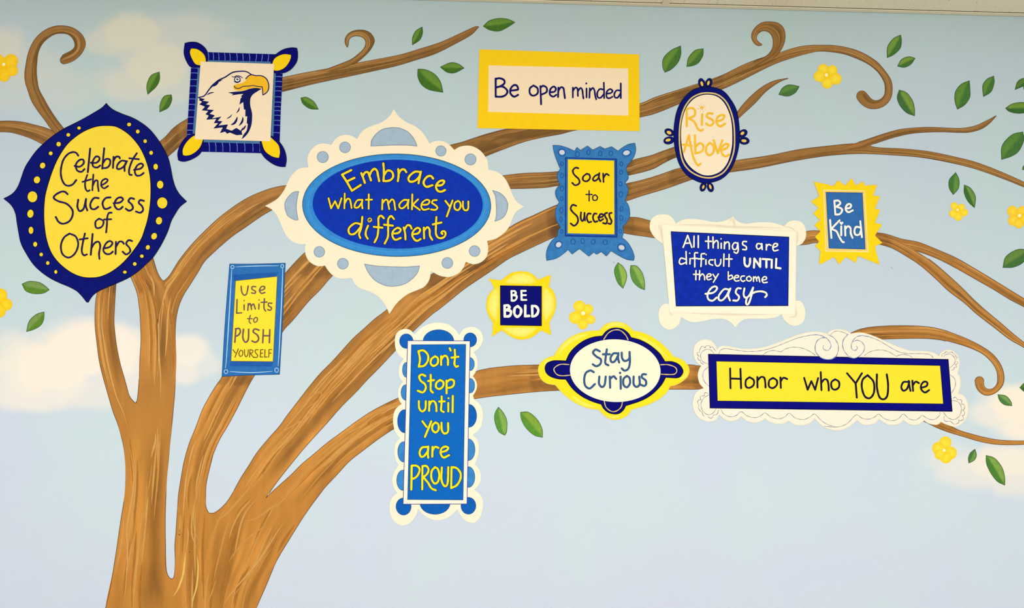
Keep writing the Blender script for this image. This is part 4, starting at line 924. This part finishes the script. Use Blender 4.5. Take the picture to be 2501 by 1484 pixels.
# --- 8 tall scalloped frame
s = sign("tall white scalloped frame with blue panel reading Don't Stop until you are PROUD", 1065, 1282)
plate('frame', s, smooth(DS1("290,130 360,150 415,208! 500,120 620,60 760,42 890,70 980,140 1035,215! 1090,140 1170,105 1260,108 1340,170 1368,260 1350,340 1300,410 1235,455! 1275,510 1295,600 1280,700 1228,790! 1270,850 1285,920 1270,990 1228,1062! 1250,1115 1300,1155 1350,1230 1368,1340 1350,1440")
 + DS2("1355,30 1310,110 1228,183! 1290,250 1310,350 1300,460 1258,592! 1310,650 1340,750 1320,860 1248,945! 1320,1000 1365,1090 1365,1200 1330,1320 1270,1390 1210,1405 1120,1370 1050,1290 1010,1215! 940,1290 850,1345 740,1368 640,1350 540,1290 465,1210! 440,1290 370,1390 270,1440 180,1420 100,1340 68,1230 75,1110 120,1030 178,987! 130,920 105,810 130,700 192,600! 150,520 135,400 150,300 212,225! 160,160 130,90 115,0")
 + DS1("115,1380 130,1290 170,1225 235,1175! 195,1110 188,1010 205,930 252,865! 205,800 195,700 215,620 262,545! 200,500 155,420 140,320 150,220 210,150"), True), paint('scallop_white', (254, 243, 216), .015), 4, None, th=.8)
LB = paint('lobe_blue', (60, 136, 206), .12); LD = paint('lobe_deep_blue', (14, 96, 186), .08); LE = paint('lobe_rim', (40, 70, 140), .1)
spots('blue_lobe', s, DS1, 4.8, [(300,300,95,102),(1190,282,90,98),(748,300,215,160),(275,1415,98,162),(1172,1340,108,160)], LD, LE, 1.0)
spots('blue_lobe', s, DS1, 4.8, [(302,700,56,105),(290,1015,64,108),(1188,620,60,92),(1190,920,62,102)], LB, LE, 1.0)
spots('blue_lobe', s, DS2, 4.8, [(262,415,82,142),(252,810,86,142),(1165,385,92,152),(1165,765,90,145)], LB, LE, 1.0)
spots('blue_lobe', s, DS2, 4.8, [(262,1175,106,120),(700,1130,210,155),(1165,1165,104,118)], LD, LE, 1.0)
P = [DS1.pt(318,293), DS1.pt(1188,298), DS2.pt(1145,1140), DS2.pt(255,1143)]
plate('inner_frame', s, P, paint('inner_white', (252, 244, 228), .03), 5.4, paint('violet_edge', (58, 52, 140), .1), 1.5, label='straight white inner frame')
P = [DS1.pt(372,350), DS1.pt(1128,345), DS2.pt(1090,1083), DS2.pt(318,1078)]
m = MB(6); m.poly(P, CERU, 6); m.stroke(P, 1.1, paint('panel_edge', (44, 60, 110), .1), 6.3, closed=True); m.build('panel', s)
YB = paint('clear_yellow_letter', (255, 232, 22), .05)
lettering(s, [
 (DS1, "470,440! 490,550 475,655!;470,440 540,430 600,490 600,570 550,640 475,655;700,510 650,550 640,610 680,645 735,610 740,540 700,510;785,510! 785,630!;785,560 820,510 860,510 880,560 880,630;905,400! 918,430!;975,420 980,520 970,610 990,655 1020,648;930,530! 1025,517!", [], 5.0),
 (DS1, "565,785 520,765 480,790 500,850 560,900 570,960 530,1012 460,990;640,770 640,900 640,980 670,1015;605,855! 685,842!;770,840 720,880 715,940 760,965 810,930 815,870 770,840;860,850! 862,1025!;865,870 910,835 960,850 960,910 920,945 865,950", [], 5.0),
 (DS1, "475,1135 480,1230 520,1278 565,1240 572,1135;620,1140! 618,1270!;620,1200 650,1140 690,1140 715,1190 720,1275;793,1070 790,1180 785,1260 820,1285;758,1140! 835,1138!;885,1160! 885,1278!;948,1062! 945,1288!", [(888,1095,14)], 4.8),
 (DS2, "525,-10! 582,65!;648,-10! 560,205!;705,5 665,45 665,110 710,143 750,100 745,30 705,5;790,10 795,110 830,158 880,130 882,15", [], 5.0),
 (DS2, "590,345 520,355 485,420 505,480 550,470 600,400 605,340;605,340 600,430 605,495;665,345! 662,480!;665,395 700,345 748,358;775,420 850,400 885,360 845,340 790,370 780,440 820,492 895,460", [], 5.0),
 (DS2, "375,610! 370,938!;375,607 440,607 485,650 470,720 430,770 375,793;525,612! 522,935!;525,612 580,612 610,660 590,720 530,772;540,770 600,840 650,920 710,948;700,627 655,680 650,780 690,853 740,830 760,740 740,655 700,627;795,632 790,800 830,888 875,850 885,628;930,627! 925,918!;930,627 1000,640 1055,710 1050,800 1000,880 925,918", [], 5.0),
], 5, YB, 8, paint('letter_outline_navy', (30, 52, 110), .1), 1.0)  # yellow letters outlined in navy

# --- 9 round yellow sign
BB = Z(1170, 650, 7.81)
s = sign('yellow sun-like medallion with navy square reading BE BOLD', 1273, 828)
plate('frame', s, smooth(BB("430,270! 500,210 600,140 720,105 820,102 950,120 1060,190 1125,260! 1200,230 1290,195 1365,175! 1350,280 1325,390! 1400,460 1450,580 1465,720 1440,860 1390,980 1335,1070! 1350,1180 1370,1305! 1270,1260 1180,1215! 1090,1290 980,1360 850,1390 750,1390 640,1350 540,1290 430,1215! 350,1265 255,1335! 265,1200 270,1075! 200,960 150,830 150,680 190,540 295,420! 250,330 190,235! 300,260"), True), paint('medallion_yellow', (255, 220, 22), .03), 4, paint('medallion_rim', (255, 208, 70), .03), 1.6, th=.8)
for t, c in (("480,310! 560,220 680,150 820,125 960,160 1060,230 1095,300! 960,335 620,335", (800, 240)), ("370,390! 375,700 340,1060! 230,950 170,800 180,640 250,480", (300, 720)),
          ("1240,380! 1350,470 1430,620 1430,780 1380,920 1270,1060! 1220,900 1215,600", (1300, 720)), ("440,1170! 700,1160 1120,1165! 1040,1260 900,1340 780,1350 650,1320 530,1260", (790, 1240))):
    P = smooth(BB(t), True); m = MB(4.6); m.fade(P, (255, 224, 50), (255, 240, 132), 4.6, ctr=BB.pt(*c), pw=.5, rings=8); m.build('pale_lens', s, label='pale yellow swelling of the rim')
plate('panel', s, quad(BB, (408,370),(1190,383),(1190,1132),(410,1118)), NAVYD, 6, INK, 1.6)
lettering(s, [
 (BB, "618,472! 622,650!;618,472 680,475 700,520 640,550;640,552 710,562 715,610 680,650 622,655;808,468! 812,640!;808,468! 888,468!;808,550! 890,550!;812,640! 900,640!", [], 4.8),
 (BB, "487,750! 492,955!;487,750 550,745 580,790 520,830;520,835 600,850 605,910 570,950 492,955;737,760 682,800 672,890 700,945 740,958 790,910 800,820 737,760;882,752! 880,950! 955,945!;1012,757! 1017,950!;1012,757 1080,762 1128,820 1118,890 1070,945 1017,953", [], 6.2),
], 5, WHT3, 8, INK, 1.0, wob=.1)

# --- 10 white scroll-cornered frame
s = sign('white scroll-cornered frame, royal blue panel reading All things are difficult UNTIL they become easy', 1795, 803)
plate('frame', s, smooth(AT("235,65 310,75 370,125 398,180! 470,135 560,120 700,130 830,155 930,155 1020,130 1060,110 1088,92! 1120,130 1180,165 1260,178 1400,160 1550,165 1650,190 1705,210! 1760,155 1840,140 1920,165 1965,240 1968,340 1930,410 1895,435 1850,445! 1838,800 1835,1105! 1910,1120 1955,1200 1960,1290 1930,1370 1860,1410 1780,1400 1700,1330 1680,1270! 1600,1310 1480,1325 1350,1325 1240,1330 1170,1370 1115,1430! 1060,1370 980,1330 850,1330 750,1350 620,1368 540,1350 460,1305! 440,1380 380,1440 300,1455 220,1400 190,1300 200,1210 250,1150 320,1145! 285,800 245,420! 170,370 110,300 82,220 100,130 160,80"), True), paint('scroll_white', (253, 241, 214), .015), 4, None, th=.8)
SH = paint('pencil_grey', (234, 222, 200), .04)
m = MB(4.5)
for t, w, tp in (("215,190 230,330 245,420", 6, 1.), ("190,180 200,230 215,280", 5, 1.), ("400,190 800,195 1080,215 1500,225 1700,235", 5, 1.), ("1040,150 1085,120 1110,200 1150,225", 6, 1.), ("1862,260 1868,360 1855,440", 5, 1.), ("500,1255 900,1270 1300,1275 1700,1258", 5, 1.), ("325,1170 330,1250 350,1290", 5, 1.), ("1845,1180 1848,1290 1760,1310", 5, 1.), ("1700,215 1780,225 1850,270", 3, 1.)):
    for S in strokes(AT, t): m.stroke(S, w, SH, 4.5, taper=tp)
m.build('painted_moulding', s)
plate('inner_frame', s, quad(AT, (230,187),(1852,272),(1840,1275),(325,1250)), paint('scroll_inner', (255, 245, 220), .012), 5, paint('faint_line', (244, 230, 202), .02), 1.2)
plate('panel', s, quad(AT, (340,275),(1762,340),(1752,1168),(402,1172)), paint('ultramarine_panel', (8, 44, 170), .16), 6, INK, 1.6)
lettering(s, [
 (AT, "485,465! 540,320! 590,465!;505,415! 570,412!;617,330! 615,460!;668,325! 668,465!", [], 3.7),
 (AT, "790,335! 790,475!;755,390! 825,392!;845,340! 848,470!;848,425 880,385 905,400 907,475;945,415! 945,475!;985,400! 982,480!;985,430 1015,400 1040,415 1042,485;1145,415 1105,410 1080,450 1095,490 1130,480 1145,425;1145,410 1150,500 1130,535 1100,520;1250,395 1210,395 1205,430 1245,455 1245,490 1205,490", [(943,362,9)], 3.7),
 (AT, "1430,425 1385,420 1370,455 1390,485 1425,465 1435,420;1435,420 1440,490;1490,430! 1490,495!;1490,460 1515,430 1545,440;1570,465 1615,450 1625,425 1590,420 1568,455 1580,505 1630,497", [], 3.7),
 (AT, "520,610 460,595 438,640 460,668 510,650;520,515! 525,665!;570,600! 567,665!;660,530 625,535 625,600 625,700;590,598! 655,598!;745,540 705,548 705,610 700,695;665,603! 735,603!;760,615! 760,670!;845,615 805,620 800,660 840,680;870,610 875,670 905,690 935,660 940,610;978,545! 975,690!;1040,550! 1038,695!;1000,605! 1075,605!", [(565,535,9), (763,552,9)], 3.6),
 (AT, "1225,590 1230,670 1265,695 1290,660 1293,600;1340,708! 1345,600! 1415,700! 1415,600!;1445,605! 1530,610!;1490,610! 1490,705!;1555,615! 1553,710!;1610,605! 1605,710! 1660,718!", [], 5.2),
 (AT, "640,745! 638,855!;610,790! 670,790!;685,745! 682,855!;685,820 715,785 740,810 745,855;770,825 815,810 820,790 790,785 768,820 785,855 825,845;845,790! 880,840!;910,785! 850,885!", [], 3.3),
 (AT, "1030,760! 1030,855!;1035,815 1070,800 1080,835 1035,855;1100,835 1150,825 1150,805 1120,805 1100,840 1120,870 1160,865;1225,810 1190,815 1180,850 1205,875 1230,865;1285,812 1255,828 1255,860 1290,870 1310,842 1285,812;1335,820! 1335,875!;1338,840 1360,820 1375,870;1375,840 1395,820 1410,880;1440,860 1485,850 1490,825 1460,820 1438,855 1455,890 1500,885", [], 3.3),
 (AT, "755,1025 850,1010 895,960 870,935 820,960 780,1030 790,1090 840,1108 890,1070;1040,975 980,970 920,1040 915,1090 950,1105 1000,1060 1050,970;1055,960 1030,1040 1050,1105;1180,960 1140,960 1120,1010 1160,1060 1140,1105 1090,1105;1225,960 1215,1030 1235,1070 1280,1050 1325,960;1330,950 1300,1080 1270,1150 1245,1140 1260,1070 1340,1010 1420,995 1480,1010 1495,1040 1475,1065", [], 4.6),
], 4, WHT3, 8, INK, 1.0)

# --- 11 sunburst
s = sign('yellow sunburst frame with blue panel reading Be Kind', 2075, 645)
plate('frame', s, smooth(BK("182,92! 330,120 490,160! 560,70! 670,155! 770,35! 838,150! 955,88! 975,155! 1070,145 1168,140! 1105,310! 1215,318! 1130,520! 1215,528! 1140,735! 1245,765! 1135,935! 1250,1050! 1135,1105! 1205,1388! 870,1250! 835,1358! 680,1268! 575,1385! 498,1270! 380,1330 280,1385! 262,1375! 285,1175! 200,1100! 262,1030! 200,955! 285,870! 190,770! 280,690! 172,590! 255,500! 135,400! 268,320! 225,210"), True), paint('sunburst_yellow', (255, 216, 24), .03), 4, paint('sunburst_rim', (255, 202, 60), .03), 1.3, th=.8)
m = MB(5); m.poly(quad(BK, (325,213),(980,225),(1038,1198),(358,1186)), paint('pale_moulding', (255, 232, 160), .03), 5)
m.stroke(quad(BK, (352,240),(955,248),(1008,1170),(385,1160)), 2.6, paint('orange_line', (250, 200, 88), .04), 5.4, closed=True); m.build('inner_frame', s)
plate('panel', s, quad(BK, (368,255),(938,265),(985,1150),(412,1135)), paint('kind_blue', (50, 108, 176), .08), 6, paint('kind_edge', (40, 60, 110), .1), 1.2)
lettering(s, [
 (BK, "497,390! 512,600!;497,390 560,387 590,430 530,480;530,482 605,510 617,550 580,598 512,605;682,510 740,500 760,460 730,437 685,470 677,530 720,568 785,540", [], 4.8),
 (BK, "430,692! 450,972!;578,697! 450,830!;460,835 530,870 570,950 620,1030 645,1040;605,790! 605,930!;665,790! 670,935!;670,830 710,790 750,820 755,900 782,970;905,810 840,800 812,860 830,922 890,918 915,860;905,712! 930,960!;593,733! 608,752! 623,733!", [], 4.8),
], 5, WHT3, 8, paint('kind_outline', (36, 70, 130), .1), .7)  # white letters outlined in a darker blue

# --- 12 oval with four knobs
s = sign('four-knobbed yellow and navy oval with cream centre reading Stay Curious', 1498, 1023)
def acc(m):
    A = paint('pale_accent', (255, 237, 96), .04)
    for t, w in (("330,540 440,400 590,300 760,250", 10), ("1400,275 1560,350 1700,450 1830,580", 8), ("970,180 1060,125 1180,118 1260,160", 9), ("520,1070 700,1190 850,1230", 8), ("150,680 190,620 270,590", 6), ("1990,860 2060,800 2075,740", 6), ("1000,1340 1090,1365 1200,1340", 5)):
        for S in strokes(SCZ, t): m.stroke(S, w, A, 4.4, taper=1.0)
plate('frame', s, smooth(SCZ("910,200! 970,130 1060,95 1150,90 1240,110 1320,170 1350,205! 1500,240 1640,310 1770,410 1860,510 1900,555! 2000,590 2080,660 2105,740 2080,820 2000,890 1920,930 1850,945! 1800,1030 1700,1120 1560,1190 1440,1230 1330,1260! 1280,1330 1200,1380 1100,1395 1010,1370 940,1310 890,1260! 750,1240 600,1180 480,1100 380,1010 310,930! 200,910 120,850 85,760 90,680 150,600 230,560 290,545! 350,450 450,340 580,260 740,215"), True), paint('oval_yellow', (255, 230, 38), .03), 4, paint('oval_rim', (255, 216, 84), .03), 1.8, th=.8, extra=acc)
plate('navy_band', s, smooth(SCZ("940,275! 990,215 1060,175 1140,168 1220,185 1290,240 1325,295! 1450,330 1580,400 1700,500 1750,570 1780,618! 1880,620 1970,660 2020,730 2010,790 1950,835 1790,830! 1740,920 1660,1010 1560,1090 1440,1150 1255,1210! 1220,1270 1160,1315 1090,1320 1020,1300 960,1250 925,1190! 800,1150 660,1080 540,980 450,855! 350,850 250,820 190,770 172,700 200,640 270,610 350,605 452,610! 500,510 580,420 690,340 820,290"), True), NAVYD, 5, INK, 1.8)
for t in ("960,318 1020,235 1100,195 1180,200 1250,260 1285,325", "490,658 380,655 310,690 290,730 330,790 400,808 510,800", "965,1150 990,1230 1060,1285 1130,1280 1190,1230 1210,1160", "1722,660 1820,660 1910,690 1940,740 1910,785 1830,792 1730,787"):
    for S in strokes(SCZ, t): m = MB(5.6); m.stroke(S, 2.3, GOLDL, 5.6, wob=.15); m.build('gold_line', s)
x, y = SCZ.pt(1113, 740)
plate('panel', s, ell(x, y, 608 / 5.4975, 420 / 5.4975, 2.0, 80), paint('oval_cream', (255, 246, 216), .012), 6, None)
lettering(s, [
 (SCZ, "905,480 850,457 815,500 860,550 920,590 912,650 860,680 812,655;1000,455 985,560 980,640 1020,668;948,520! 1040,520!;1150,510 1090,510 1050,570 1065,625 1110,610 1155,530;1155,505 1150,570 1165,630;1200,500 1205,570 1240,610 1300,580 1305,490;1305,490 1310,620 1290,710 1240,740 1200,710", [], 3.6),
 (SCZ, "825,760 780,738 720,770 697,850 710,940 770,978 840,920;900,820 895,910 930,958 970,930 985,820;1040,820! 1045,968!;1045,850 1090,815 1125,850;1185,820! 1187,982!;1270,810 1225,850 1225,930 1270,962 1310,910 1305,840 1270,810;1360,820 1360,920 1400,958 1440,920 1435,820;1525,790 1480,790 1470,830 1520,870 1527,920 1500,945 1460,930", [(1178,770,12)], 3.6),
], 4, paint('denim_letter', (52, 94, 146), .12), 8, paint('denim_outline', (34, 38, 92), .1), .8)

# --- 13 long sign
s = sign('long white scrollwork frame, navy inner frame and yellow panel reading Honor who YOU are', 2030, 1048)
WB = paint('scrollwork_white', (252, 240, 220), .012)
plate('frame', s, smooth(HN("240,215 320,240 370,300 388,352! 430,310 500,300 620,320 740,340 900,335 1050,310 1250,240 1450,160 1600,120 1750,110 1870,140! 1920,95 1985,78")
 + H2("190,80 260,100 318,135! 440,120 560,145 700,200 850,270 1000,330 1120,365 1300,370 1420,390 1500,437! 1530,385 1600,355 1680,365 1740,420 1770,500 1765,600 1745,660! 1780,720 1785,820 1765,900 1750,937! 1830,970 1880,1060 1890,1160 1860,1270 1790,1350 1710,1380 1600,1350 1525,1315! 1480,1350 1420,1350 1350,1330 1300,1295! 1230,1345 1150,1355 1080,1330 1020,1290! 960,1340 880,1355 800,1345 690,1275! 640,1330 540,1355 470,1345 400,1290! 330,1350 230,1410 120,1430 40,1415")
 + HN("1820,1380 1760,1330 1700,1270! 1620,1340 1520,1360 1430,1350 1350,1300! 1280,1335 1200,1340 1110,1320 1035,1270! 970,1310 880,1325 790,1300 715,1240! 650,1290 560,1305 480,1270 420,1215! 370,1290 280,1310 180,1280 100,1200 65,1080 90,960 140,900 215,865! 160,800 135,700 150,620 180,565! 110,500 75,400 90,300 150,235"), True), WB, 4, paint('scrollwork_rim', (250, 232, 198), .02), 1.4, th=.8)
PEN = paint('pen_line', (112, 110, 134), .1)
m = MB(4.6)
for z, ts in ((HN, ("415,400 440,355 500,335 620,350 760,370 900,370 1020,355 1200,300 1450,200 1650,152", "1000,425 1060,380 1150,360 1248,378! 1320,335 1420,315 1540,330 1640,375 1710,425",
    "440,1145 480,1210 570,1250 650,1230 715,1180 790,1235 890,1260 970,1240 1035,1195 1110,1250 1220,1275 1300,1250 1360,1200 1440,1265 1550,1285 1640,1250 1700,1210 1780,1290 1870,1350 1979,1385",
    "350,400 300,350 240,345 180,390 170,450 200,510 270,540", "270,580 210,640 200,720 230,790 280,832", "280,955 210,1000 175,1080 200,1170 270,1222 340,1195 375,1145",
    "375,370 350,340! 330,310 300,325! 290,300 250,295 228,325! 190,300 160,350 155,385! 125,390 130,420 148,430! 130,460 150,490 168,490! 170,520 210,545", "270,935 230,925 220,968! 170,975 165,1000 175,1022! 135,1030 135,1070 150,1095! 140,1130 165,1170 190,1182! 195,1210 215,1245", "270,1245 300,1268 330,1255 340,1220! 370,1225 395,1205 412,1160")),
  (H2, ("1420,455 1380,415 1280,402 1100,400 980,385 850,320 700,230 560,175", "500,425 580,375 700,352 820,375 925,435! 1000,415 1080,420 1140,450", "40,150 100,105 180,105 280,145",
    "-40,1375 60,1385 150,1383 220,1365 290,1320 390,1222 470,1270 560,1280 640,1250 690,1212 770,1275 880,1300 960,1270 1020,1212 1100,1275 1180,1292 1240,1260 1275,1230 1350,1275 1430,1285 1500,1240 1512,1190",
    "1560,440 1600,410 1660,412 1710,460 1710,530 1650,590", "1650,685 1710,740 1720,830 1670,930", "1670,1030 1750,1045 1800,1120 1780,1230 1700,1285 1620,1260 1560,1190",
    "1535,440 1545,405 1570,400! 1600,375 1635,388! 1670,380 1690,398! 1720,420 1720,440! 1745,450 1730,475!", "1740,505 1752,530 1722,550! 1735,580 1705,585! 1700,610 1665,625", "1690,1000 1720,985 1750,1020! 1800,1025 1805,1078! 1840,1090 1840,1140 1818,1160! 1845,1190 1835,1225 1812,1230! 1830,1280 1790,1300 1765,1290! 1760,1330 1700,1345 1650,1305! 1590,1310 1565,1280 1570,1240"))):
    for t in ts:
        for S in strokes(z, t): m.stroke(S, 1.0, PEN, 4.6, wob=.3)
m.build('drawn_scrollwork', s, label='thin grey drawn scrollwork lines')
plate('inner_frame', s, [HN.pt(275,410), H2.pt(1622,480), H2.pt(1675,1175), HN.pt(297,1130)], paint('long_navy', (4, 6, 124), .12), 5.2, INK, 1.8, label='navy inner frame')
plate('panel', s, [HN.pt(380,503), H2.pt(1515,562), H2.pt(1557,1075), HN.pt(395,1035)], paint('long_yellow', (255, 230, 52), .02), 6, INK, 1.0)
BLP = paint('scroll_blue_line', (120, 140, 176), .1)
for z, c, rx, ry, ts in ((HN, (1872,312), 157, 168, ("1650,152 1730,148 1800,165 1880,215 1918,290 1895,345 1850,358 1812,330 1818,290", "1860,190 1790,192 1730,235 1705,310 1720,390 1785,455 1870,480 1960,462 2005,400 2018,310 1995,240 1945,180 1880,148")),
                     (H2, (350,310), 150, 152, ("560,175 450,160 370,195 325,270 330,340 375,358 405,325 392,302", "340,245 400,222 460,245 500,310 480,380 420,440 340,462 260,410 210,320 215,220 270,150"))):
    x, y = z.pt(*c); m = MB(6.6); m.poly(ell(x, y, rx / z.k, ry / z.k, 0, 48), WB, 6.6)
    for t in ts:
        for S in strokes(z, t): m.stroke(S, 1.5, BLP, 6.9, wob=.3)
    m.build('scroll', s, label='white scroll overlapping the navy frame')
lettering(s, [
 (HN, "565,600! 570,865!;703,605! 712,865!;570,735! 710,740!;825,717 777,760 777,840 825,860 880,820 880,755 825,717;930,715! 932,855!;935,760 975,717 1020,722 1035,780 1040,855;1140,727 1090,762 1087,840 1140,863 1190,820 1190,760 1140,727;1240,720! 1245,860!;1245,770 1280,725 1330,742", [], 4.6),
 (HN, "1558,727! 1605,885! 1655,770! 1705,885! 1745,730!;1780,650! 1790,890!;1790,790 1830,745 1870,760 1885,830 1888,895;1974,745 1924,785 1929,860 1974,885 2024,850 2024,780 1974,745", [], 4.6),
 (H2, "265,665! 380,800!;463,665! 380,800!;380,800! 395,990!;540,690 475,750 462,850 500,970 570,998 625,920 620,780 540,690;665,680 665,850 700,985 760,1012 805,960 815,820 797,680", [], 4.8),
 (H2, "1080,780 1020,785 992,850 1020,898 1070,870 1100,780;1092,767 1100,830 1115,900;1140,765! 1150,900!;1150,820 1185,777 1228,797;1260,860 1330,835 1340,790 1300,777 1260,820 1260,880 1310,922 1365,890", [], 4.6),
], 4.6, paint('ink_letter', (22, 16, 56), .15), 8)

# scuffs on the wall
m = MB(.4)
SC_ = paint('scuff', (150, 162, 168), .1)
for P in ([(2176.5,652),(2180,656)], [(1498,640),(1501,643)], [(1499,638),(1500.5,640)], [(1474,120),(1475,121)]): m.stroke(P, 1.2, SC_, .4)
o = m.build('wall_scuff', loc=wpt(2178, 656)); o['label'] = 'tiny grey scuff marks on the sky paint by the sunburst and crystal-edged signs'; o['category'] = 'scuff mark'; o['kind'] = 'stuff'
for o in list(COL.objects):
    if '_w' in o: del o['_w']
